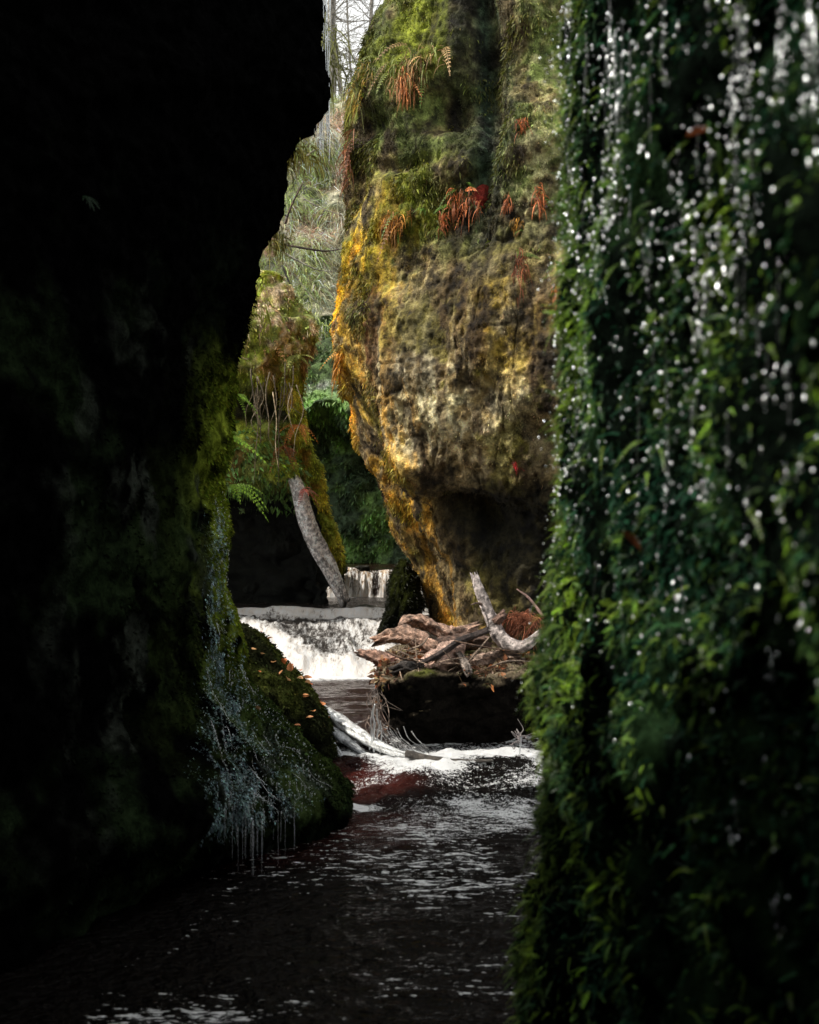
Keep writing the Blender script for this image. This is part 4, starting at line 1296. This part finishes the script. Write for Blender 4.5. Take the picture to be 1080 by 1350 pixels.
def thread(B, pts, r):
    v, f = tube_data(pts, r, 6, 4)
    B.add(v, f, V(1, 1, 1))


M_TRICK = drip_material('white_trickle', 0.45, 0.3, 0.9)
B = Batch()
for x0, y0, y1, r in [(493, 928, 992, 0.008), (497, 935, 990, 0.005), (502, 950, 996, 0.005), (490, 940, 988, 0.004)]:
    ys = np.linspace(y0, y1, 6)
    thread(B, [P(x0 + rng.normal(0, 1), y, 6.84) for y in ys], [r * k for k in (0.4, 1, 0.8, 1.1, 0.7, 0.9)])
tag(B.build('trickle', M_TRICK), 'white trickle pouring off the left end of the boulder', 'water')
B = Batch()
thread(B, [P(687, 972, 6.74), P(686, 984, 6.73), P(685, 998, 6.73)], [0.004, 0.006, 0.004])
tag(B.build('trickle', M_TRICK), 'short trickle falling from the twigs at the right foot of the boulder', 'water')

# ------------------------------------------------------------------ drips off the left cliff
B = Batch()
for k in range(60):       # fringe at the top of the overhang
    px = rng.uniform(412, 436)
    y0 = rng.uniform(-60, 110)
    L = rng.uniform(50, 150)
    d = 5.95 + rng.uniform(-0.05, 0.25)
    y1 = min(y0 + L, 215)
    ys = np.linspace(y0, y1, 5)
    thread(B, [P(px + rng.normal(0, 0.6), y, d) for y in ys], [0.0019 * q for q in (0.5, 1.2, 0.8, 1.5, 0.5)])
for px, y0, y1 in [(404, -20, 90), (402, 0, 80), (405, 10, 60)]:
    thread(B, [P(px + rng.normal(0, 0.3), y, 5.8) for y in np.linspace(y0, y1, 5)], [0.0015, 0.002, 0.0014, 0.002, 0.001])
tag(B.build('dripping_water', M_DRIP), 'fringe of falling drips along the top edge of the black overhang', 'water', kind='stuff')
B = Batch()
i_ok = np.where((PL[..., 2] < 1.75) & (PL[..., 2] > 0.3) & (PL[..., 1] > 5.0) & (PL[..., 1] < 5.85))
for k in range(70):
    q = rng.integers(0, len(i_ok[0]))
    i, j = i_ok[0][q], i_ok[1][q]
    px = PL[i, j, 0] / PL[i, j, 1] * FPX + 540
    zc = PL[i, j, 2]
    # a band that falls down the corner and widens over the foot
    lo, hi_ = (278, 302) if zc > 0.85 else (268 - 30 * (0.85 - zc), 318 + 170 * (0.85 - zc))
    if not lo < px < hi_:
        continue
    n = rng.integers(5, 15)
    ii = np.clip(i - np.arange(n), 4, None)
    pts = PL[ii, j] + NL[ii, j] * 0.02 + rng.normal(0, 0.002, (n, 3))
    k_ = rng.uniform(0.25, 0.6)
    thread(B, pts[::4] if n > 9 else pts[::2], [0.0005 * k_, 0.0022 * k_, 0.0013 * k_, 0.0022 * k_, 0.0006 * k_])
lipj = np.where((PL[60, :, 1] > 5.0) & (PL[60, :, 1] < 5.8))[0]
for k in range(120):      # drips falling free from the lip
    j = rng.choice(lipj)
    i = np.argmin(np.abs(zz - rng.uniform(0.22, 0.42)))
    q = PL[i, j] + NL[i, j] * 0.02
    px = q[0] / q[1] * FPX + 540
    if not 262 < px < 412:
        continue
    L = rng.uniform(0.06, 0.24)
    thread(B, [q, q - V(0, 0, L * 0.4), q - V(0, 0, L)], [0.0007, 0.0013, 0.0005])
tag(B.build('dripping_water', M_DRIP), 'white water threads running down the mossy corner of the black cliff', 'water', kind='stuff')
bpz, n = [], 700
a, b, c = sample(PL, NL, CL, 4000, (PL[..., 2] < 1.7) * (PL[..., 2] > 0.2) * (PL[..., 1] > 5.0) * (PL[..., 1] < 5.9) * 1.0)
px = a[:, 0] / a[:, 1] * FPX + 540
m = (px > np.where(a[:, 2] > 0.85, 276, 262)) & (px < np.where(a[:, 2] > 0.85, 304, 318 + 190 * (0.85 - a[:, 2])))
bpz = (a + b * 0.025)[m][:1700]
beads('water_drops', bpz, rng.uniform(0.001, 0.0026, len(bpz)), 'tiny bright drops splashing over the mossy foot of the black cliff')


# ================================================================== FERNS, HANGING PLANTS
def surf_at(PS, NS, px, py):
    """the point of a cliff surface seen in this direction (nearest to the eye)"""
    sx = PS[..., 0] / PS[..., 1] * FPX + 540
    sy = 675 - (PS[..., 2] - EYE) / PS[..., 1] * FPX
    e = (sx - px) ** 2 + (sy - py) ** 2 + 4.0 * (PS[..., 1] - PS[..., 1].min()) ** 2
    i = np.unravel_index(np.argmin(e), e.shape)
    return PS[i], NS[i]


GREEN, RUST, STRAW, YEL = V(0.10, 0.20, 0.03), V(0.36, 0.11, 0.035), V(0.42, 0.26, 0.11), V(0.22, 0.24, 0.03)


def fern(q, n, nf, L, colr, label, name='fern', cat='fern', droop=0.7, spread=0.9, width=0.2, colr2=None, grp=None):
    B = Batch()
    for k in range(nf):
        ang = rng.uniform(-1, 1) * spread
        tang = norm(np.cross(V(0, 0, 1), n))
        d = n * rng.uniform(0.4, 0.9) + tang * ang + V(0, 0, 1) * rng.uniform(-0.3, 0.35)
        cl = colr if colr2 is None or rng.random() < 0.5 else colr2
        frond(B, q, d, L * rng.uniform(0.6, 1.1), cl * np.exp(rng.normal(0, 0.2)), droop * rng.uniform(0.7, 1.4), 13, width)
    o = B.build(name, M_LEAF, None, False)
    return tag(o, label, cat, grp)


def hanging(q, n, ns, L, wid, colr, label, cat='dead fern', name='hanging_fern', top=None):
    """limp, dried fronds hanging straight down the rock"""
    tang = norm(np.cross(V(0, 0, 1), n))
    N = ns * 6
    stem = rng.integers(0, ns, N)              # limp shreds hang in tresses
    so, sz, sl = rng.normal(0, wid * 0.5, ns), rng.normal(0, L * 0.14, ns), rng.uniform(0.5, 1.0, ns)
    sc = np.exp(rng.normal(0, 0.4, ns))
    alt = rng.random(ns) < 0.4
    b0 = np.asarray(q) + tang * (so[stem] + rng.normal(0, 0.008, N))[:, None] + n * rng.uniform(0.01, 0.06, (N, 1)) + V(0, 0, 1) * (sz[stem] - rng.uniform(0, 0.45, N) * L * sl[stem])[:, None]
    ll = (L * sl[stem] * rng.uniform(0.2, 0.6, N))[:, None]
    d0 = norm(n * rng.uniform(0.2, 0.9, (N, 1)) + tang * rng.normal(0, 0.45, (N, 1)) + V(0, 0, 1) * rng.uniform(-0.9, 0.3, (N, 1)))
    sd = norm(np.cross(d0, rng.normal(0, 1, (N, 3))))
    t = np.linspace(0, 1, 5)[None, :, None]
    path = b0[:, None] + d0[:, None] * (ll[:, None] * (t - 0.45 * t * t)) + V(0, 0, -1) * (ll[:, None] * t * t * 0.75)
    w = 0.0028 * np.array([0.8, 1.3, 1.1, 0.8, 0.15])[None, :, None] * rng.uniform(0.6, 1.5, (N, 1, 1))
    v = np.stack([path - sd[:, None] * w, path + sd[:, None] * w], 2).reshape(-1, 3)
    f0 = np.array([[2 * k, 2 * k + 1, 2 * k + 3, 2 * k + 2] for k in range(4)])
    f = (f0[None] + (np.arange(N) * 10)[:, None, None]).reshape(-1, 4)
    cl = np.where(alt[stem][:, None], colr if top is None else top, colr) * (sc[stem] * np.exp(rng.normal(0, 0.3, N)))[:, None]
    B = Batch()
    B.add(v, f, np.repeat(cl, 10, 0))
    for k in range(max(1, ns // 6)):
        i = rng.integers(0, ns)
        c1 = (top if top is not None and rng.random() < 0.5 else np.asarray(colr)) * np.exp(rng.normal(0, 0.3))
        if rng.random() < 0.25:
            c1 = V(0.12, 0.2, 0.03)
        frond(B, np.asarray(q) + tang * so[i] + n * 0.02 + V(0, 0, sz[i]), n * rng.uniform(0.3, 0.9) + tang * rng.normal(0, 0.5) + V(0, 0, rng.uniform(-1.0, 0.2)), L * rng.uniform(0.3, 0.7), c1, rng.uniform(0.4, 0.9), 12, rng.uniform(0.12, 0.2), n + V(0, 0, 0.3))
    o = B.build(name, M_LEAF, None, False)
    return tag(o, label, cat)


hg = [(612, 258, 30, 0.30, 0.13, RUST, 'largest rust-red hanging fern, beside the red rock patch under the ledge'),
      (583, 290, 9, 0.20, 0.05, RUST, 'thin rust-red fern hanging left of the largest red fern'),
      (522, 285, 22, 0.34, 0.12, V(0.34, 0.15, 0.03), 'orange-brown fern streak hanging on the left part of the sunlit cliff'),
      (688, 158, 9, 0.18, 0.04, RUST, 'small rust fern hanging high on the right lobe of the sunlit cliff'),
      (672, 262, 9, 0.18, 0.05, RUST, 'left of the two rust ferns under the right lobe of the sunlit cliff'),
      (709, 258, 12, 0.28, 0.04, RUST, 'long narrow rust fern hanging beside the edge of the right moss curtain'),
      (686, 292, 8, 0.16, 0.05, V(0.4, 0.2, 0.03), 'short orange fern hanging between the two rust ferns at right'),
      (683, 340, 14, 0.40, 0.04, V(0.22, 0.07, 0.03), 'long dark rust streak of fern hanging down the right of the sunlit cliff'),
      (738, 380, 12, 0.22, 0.04, RUST, 'rust fern hanging against the outer edge of the right moss curtain'),
      (464, 200, 16, 0.5, 0.05, V(0.28, 0.11, 0.05), 'brown fern trail hanging down the left edge of the sunlit cliff'),
      (452, 470, 18, 0.32, 0.05, V(0.5, 0.22, 0.03), 'golden orange fern hanging at the waist of the sunlit cliff edge'),
      (675, 612, 5, 0.12, 0.03, V(0.3, 0.02, 0.02), 'dark red leaf cluster on the pale belly of the sunlit cliff')]
for px, py, ns, L, wd, cl, lab in hg:
    q, n = surf_at(PB, NB, px, py)
    hanging(q, n, ns, L, wd, cl, lab)
q, n = surf_at(PB, NB, 532, 78)
hanging(q, n, 46, 0.42, 0.34, STRAW, 'big straw and green fern fringe overhanging the top of the sunlit cliff', top=V(0.2, 0.24, 0.05))
q, n = surf_at(PB, NB, 478, 110)
hanging(q, n, 44, 0.42, 0.22, V(0.32, 0.2, 0.04), 'yellow fern fringe on the upper left corner of the sunlit cliff', top=V(0.24, 0.27, 0.05))
q, n = surf_at(PB, NB, 535, 100)
hanging(q, n, 26, 0.34, 0.10, V(0.42, 0.17, 0.06), 'rust-tipped fern clump hanging below the straw fringe')
for px, py, nf, L, lab in [(590, 272, 7, 0.15, 'small green fern sprouting left of the largest red fern'), (560, 278, 5, 0.14, 'bright green fern frond on the brow left of the red ferns'),
                           (616, 240, 6, 0.10, 'green fern tuft just above the largest red fern'), (526, 300, 4, 0.10, 'tiny yellow-green fern in the orange streak'), (738, 352, 7, 0.15, 'yellow-green fern beside the edge of the right moss curtain'), (690, 305, 4, 0.08, 'tiny yellow fern between the rust ferns at right')]:
    q, n = surf_at(PB, NB, px, py)
    fern(q, n, nf, L, V(0.13, 0.24, 0.035), lab)
# red patch of rock
q, n = surf_at(PB, NB, 636, 262)
o, *_ = lump('red_rock_patch', q - n * 0.02, (0.10, 0.05, 0.10), lambda p, n: np.zeros(p.shape) + V(0.26, 0.03, 0.02), M_ROCK, 77, 0.35, 0, 24, 'dark red bare rock patch right of the largest rust fern', 'rock')

# ferns on the left cliff edge and the outcrop
for px, py, nf, L, lab in [(300, 575, 9, 0.22, 'bright green fern on the lit edge of the black cliff, upper one'), (312, 640, 6, 0.20, 'bright green drooping fern on the lit edge of the black cliff, lower one'),
                           (318, 520, 5, 0.16, 'thin green fern high on the lit edge of the black cliff')]:
    q, n = surf_at(PL, NL, px - 8, py)
    fern(P(px - 6, py, 5.95), V(0.8, -0.6, 0), nf, L, V(0.32, 0.52, 0.05), lab)
for px, py, lab in [(155, 212, 'small green fern on the dark upper face of the black cliff'), (113, 260, 'dim drooping fern on the dark face of the black cliff, lower left of the other')]:
    q, n = surf_at(PL, NL, px, py)
    fern(q, n, 6, 0.06, V(0.02, 0.05, 0.02), lab)
for px, py, nf, L, cl, lab in [(345, 580, 8, 0.25, GREEN, 'leafy green fern on the middle of the outcrop'), (372, 590, 12, 0.2, V(0.3, 0.1, 0.04), 'reddish dead fern at the head of the grey trunk'),
                               (335, 620, 9, 0.24, GREEN, 'green fern drooping over the mouth of the hollow'), (392, 470, 10, 0.25, V(0.2, 0.22, 0.05), 'pale fern on the brow of the outcrop'),
                               (345, 440, 10, 0.3, STRAW, 'straw-coloured fern on the upper outcrop'), (392, 560, 10, 0.25, V(0.4, 0.15, 0.03), 'orange fern hanging where the rib meets the outcrop'),
                               (400, 645, 9, 0.16, V(0.42, 0.12, 0.09), 'pinkish dead leaves crowning the grey trunk')]:
    fern(P(px, py, 10.5), V(0.3, -0.95, 0), nf, L, cl * 1.5, lab, colr2=cl * 1.3)
# fringe of moss and roots at the top of the left overhang's far side
for px, py, L, cl, lab in [(420, 40, 0.7, V(0.1, 0.1, 0.03), 'mossy root fringe on the far side of the overhang top'), (395, 190, 0.3, V(0.16, 0.14, 0.03), 'mossy fringe below the nose of the overhang'),
                           (352, 300, 0.25, V(0.14, 0.12, 0.03), 'olive fringe hanging on the slanting edge of the overhang'), (325, 380, 0.3, V(0.2, 0.2, 0.03), 'yellow moss fringe above the waist of the black cliff')]:
    hanging(P(px - 4, py, 6.08), V(0.5, -0.85, 0), 30, L, 0.14, cl * 2.2, lab, 'moss', 'moss_fringe')

B = Batch()
for k in range(22):
    x0 = rng.uniform(330, 392)
    y0 = rng.uniform(478, 520)
    L = rng.uniform(30, 130)
    d = 10.15 + rng.uniform(0, 0.2)
    pts = [P(x0, y0, d), P(x0 + rng.normal(0, 5), y0 + L * 0.35, d), P(x0 + rng.normal(0, 6), y0 + L * 0.7, d), P(x0 + rng.normal(0, 8), y0 + L, d)]
    v, f = tube_data(pts, [0.006, 0.005, 0.004, 0.002], 4, 5)
    B.add(v, f, V(0.20, 0.16, 0.10) * np.exp(rng.normal(0, 0.5)))
tag(B.build('hanging_roots', M_WOOD), 'thin roots hanging in front of the dark band under the outcrop brow', 'roots')

# ================================================================== BARE BRANCHES and TREES at the back
for k, (pts, r, cl, lab) in enumerate([
        ([(372, 322, 12.2), (405, 328, 12.2), (430, 331, 12.3), (452, 328, 12.4)], 0.014, (0.09, 0.06, 0.05), 'dark bare branch lying level across the pale slope'),
        ([(370, 330, 12.0), (395, 345, 12.0), (420, 356, 12.0), (445, 358, 12.0)], 0.010, (0.30, 0.28, 0.24), 'pale curved branch just below the dark level branch'),
        ([(375, 345, 11.8), (395, 372, 11.8), (412, 392, 11.8), (425, 405, 11.8)], 0.008, (0.32, 0.32, 0.2), 'thin greenish branch slanting down right on the slope'),
        ([(350, 395, 11.6), (372, 385, 11.6), (398, 372, 11.6)], 0.008, (0.34, 0.31, 0.27), 'pale branch rising right near the outcrop top'),
        ([(376, 295, 11.8), (385, 270, 11.8), (400, 240, 11.8)], 0.012, (0.10, 0.05, 0.04), 'dark reddish branch rising from the edge of the overhang'),
        ([(372, 350, 12.0), (388, 390, 12.0), (398, 420, 12.0)], 0.012, (0.05, 0.05, 0.04), 'dark branch dropping steeply towards the outcrop'),
        ([(395, 215, 13), (412, 200, 13), (425, 196, 13)], 0.012, (0.35, 0.30, 0.22), 'pale arched branch under the top drips'),
        ([(400, 262, 13), (425, 275, 13), (455, 285, 13)], 0.008, (0.32, 0.28, 0.24), 'fine pale twig across the upper slope')]):
    log('bare_branch', [P(*p) for p in pts], [r, r * 0.9, r * 0.7, r * 0.4], cl, lab, 'branch', 0.15, 500 + k, 8, 10)


def bare_tree(x, y, z, h, r, lean, label, s, twigs=60, colr=(0.22, 0.20, 0.17)):
    root = empty('tree', (x, y, z))
    tag(root, label, 'tree', None)
    g = np.random.default_rng(s)
    pts = [V(0, 0, -0.3)] + [V(lean * t * h + g.normal(0, 0.04 * h * 0.3), g.normal(0, 0.05), h * t) for t in (0.2, 0.45, 0.7, 1.0)]
    log('trunk', pts, [r, r * 0.9, r * 0.75, r * 0.5, r * 0.2], colr, None, s=s, nr=10, rough=0.15, parent=root)
    B = Batch()
    path = catmull(np.array(pts), [12] * 4)
    for k in range(twigs):
        b0 = path[g.integers(8, len(path))]
        a = g.uniform(0, 2 * np.pi)
        L = g.uniform(0.5, 2.2) * (h / 8)
        d = norm(V(math.cos(a), math.sin(a), g.uniform(-0.2, 0.7)))
        m = b0 + d * L * 0.5 + g.normal(0, 0.08, 3)
        e = b0 + d * L + V(0, 0, g.uniform(-0.2, 0.3)) * L
        rr = r * g.uniform(0.08, 0.2)
        v, f = tube_data([b0, m, e], [rr, rr * 0.7, rr * 0.25], 5, 5)
        B.add(v, f, np.asarray(colr))
        for q in range(5):
            t0 = g.uniform(0.3, 1)
            c0 = b0 * (1 - t0) + e * t0
            d2 = norm(d + g.normal(0, 0.7, 3))
            v, f = tube_data([c0, c0 + d2 * L * 0.2, c0 + d2 * L * 0.4 + g.normal(0, 0.04, 3)], [rr * 0.4, rr * 0.3, rr * 0.12], 4, 3)
            B.add(v, f, np.asarray(colr) * 0.9)
    B.build('crown', M_WOOD, root)


def hill_z(x, y):
    i = np.argmin(np.abs(ph[:, 80, 1] - y))
    j = np.argmin(np.abs(xh - x))
    return ph[i, j, 2]


for k, (px, d, h, r, lean, lab) in enumerate([(439, 21, 8, 0.085, 0.01, 'thickest bare pale trunk in the bright gap of sky'), (412, 23, 8, 0.05, 0.02, 'slim bare tree left of the thickest trunk, half behind the drips'),
                                              (455, 24, 8, 0.05, -0.03, 'slim bare tree just right of the thickest trunk'), (482, 22, 7, 0.05, 0.04, 'leaning bare tree beside the sunlit cliff top'), (426, 25, 8, 0.03, 0.0, 'thinnest bare sapling in the bright gap of sky'), (468, 26, 8, 0.035, -0.02, 'thin bare tree between the thickest trunk and the sunlit cliff')]):
    x = (px - 540) * d / FPX
    bare_tree(x, d, hill_z(x, d) - 0.1, h, r, lean, lab, 600 + k, 110)

# ================================================================== LIGHT, SKY, CAMERA
SUN = norm(V(-0.60, -0.10, 0.78))
w = bpy.data.worlds.new('World')
scene.world = w
w.use_nodes = True
nt = w.node_tree
bg = nt.nodes['Background']
sky = nt.nodes.new('ShaderNodeTexSky')
sky.sky_type = 'NISHITA'
sky.sun_disc = False
sky.sun_elevation = math.asin(SUN[2])
sky.sun_rotation = math.atan2(SUN[0], SUN[1])
sky.dust_density = 4.0
# white haze low in the sky, thinning upwards
tc = nt.nodes.new('ShaderNodeTexCoord')
sx = nt.nodes.new('ShaderNodeSeparateXYZ')
nt.links.new(tc.outputs['Generated'], sx.inputs[0])
mr = nt.nodes.new('ShaderNodeMapRange')
mr.interpolation_type = 'SMOOTHSTEP'
nt.links.new(sx.outputs[2], mr.inputs[0])
for k, q in enumerate((0.30, 0.85, 0.95, 0.85)):
    mr.inputs[1 + k].default_value = q
mx = nt.nodes.new('ShaderNodeMixRGB')
nt.links.new(mr.outputs[0], mx.inputs[0])
nt.links.new(sky.outputs[0], mx.inputs[1])
mx.inputs[2].default_value = (9.5, 9.6, 9.4, 1)
nt.links.new(mx.outputs[0], bg.inputs[0])
bg.inputs[1].default_value = 0.15

ld = bpy.data.lights.new('sun', 'SUN')
ld.energy = 5.0
ld.angle = math.radians(0.5)
ld.color = (1.0, 0.94, 0.84)
lo = bpy.data.objects.new('sun', ld)
col.objects.link(lo)
from mathutils import Vector
lo.rotation_euler = Vector(SUN).to_track_quat('Z', 'Y').to_euler()

cd = bpy.data.cameras.new('camera')
cd.sensor_fit = 'VERTICAL'
cd.sensor_height = 36.0
cd.sensor_width = 36.0
cd.lens = 36.0 * FPX / 1350
cd.clip_start = 0.05
cd.clip_end = 500
cd.dof.use_dof = True
cd.dof.focus_distance = 8.8
cd.dof.aperture_fstop = cd.lens / 12.0
co = bpy.data.objects.new('camera', cd)
co.location = (0, 0, EYE)
co.rotation_euler = (math.radians(90), 0, 0)
col.objects.link(co)
scene.camera = co

scene.view_settings.view_transform = 'Standard'
scene.view_settings.look = 'None'
scene.view_settings.exposure = 0
scene.cycles.max_bounces = 6
scene.cycles.diffuse_bounces = 3
scene.cycles.transparent_max_bounces = 12
scene.cycles.sample_clamp_indirect = 4
scene.cycles.use_denoising = True
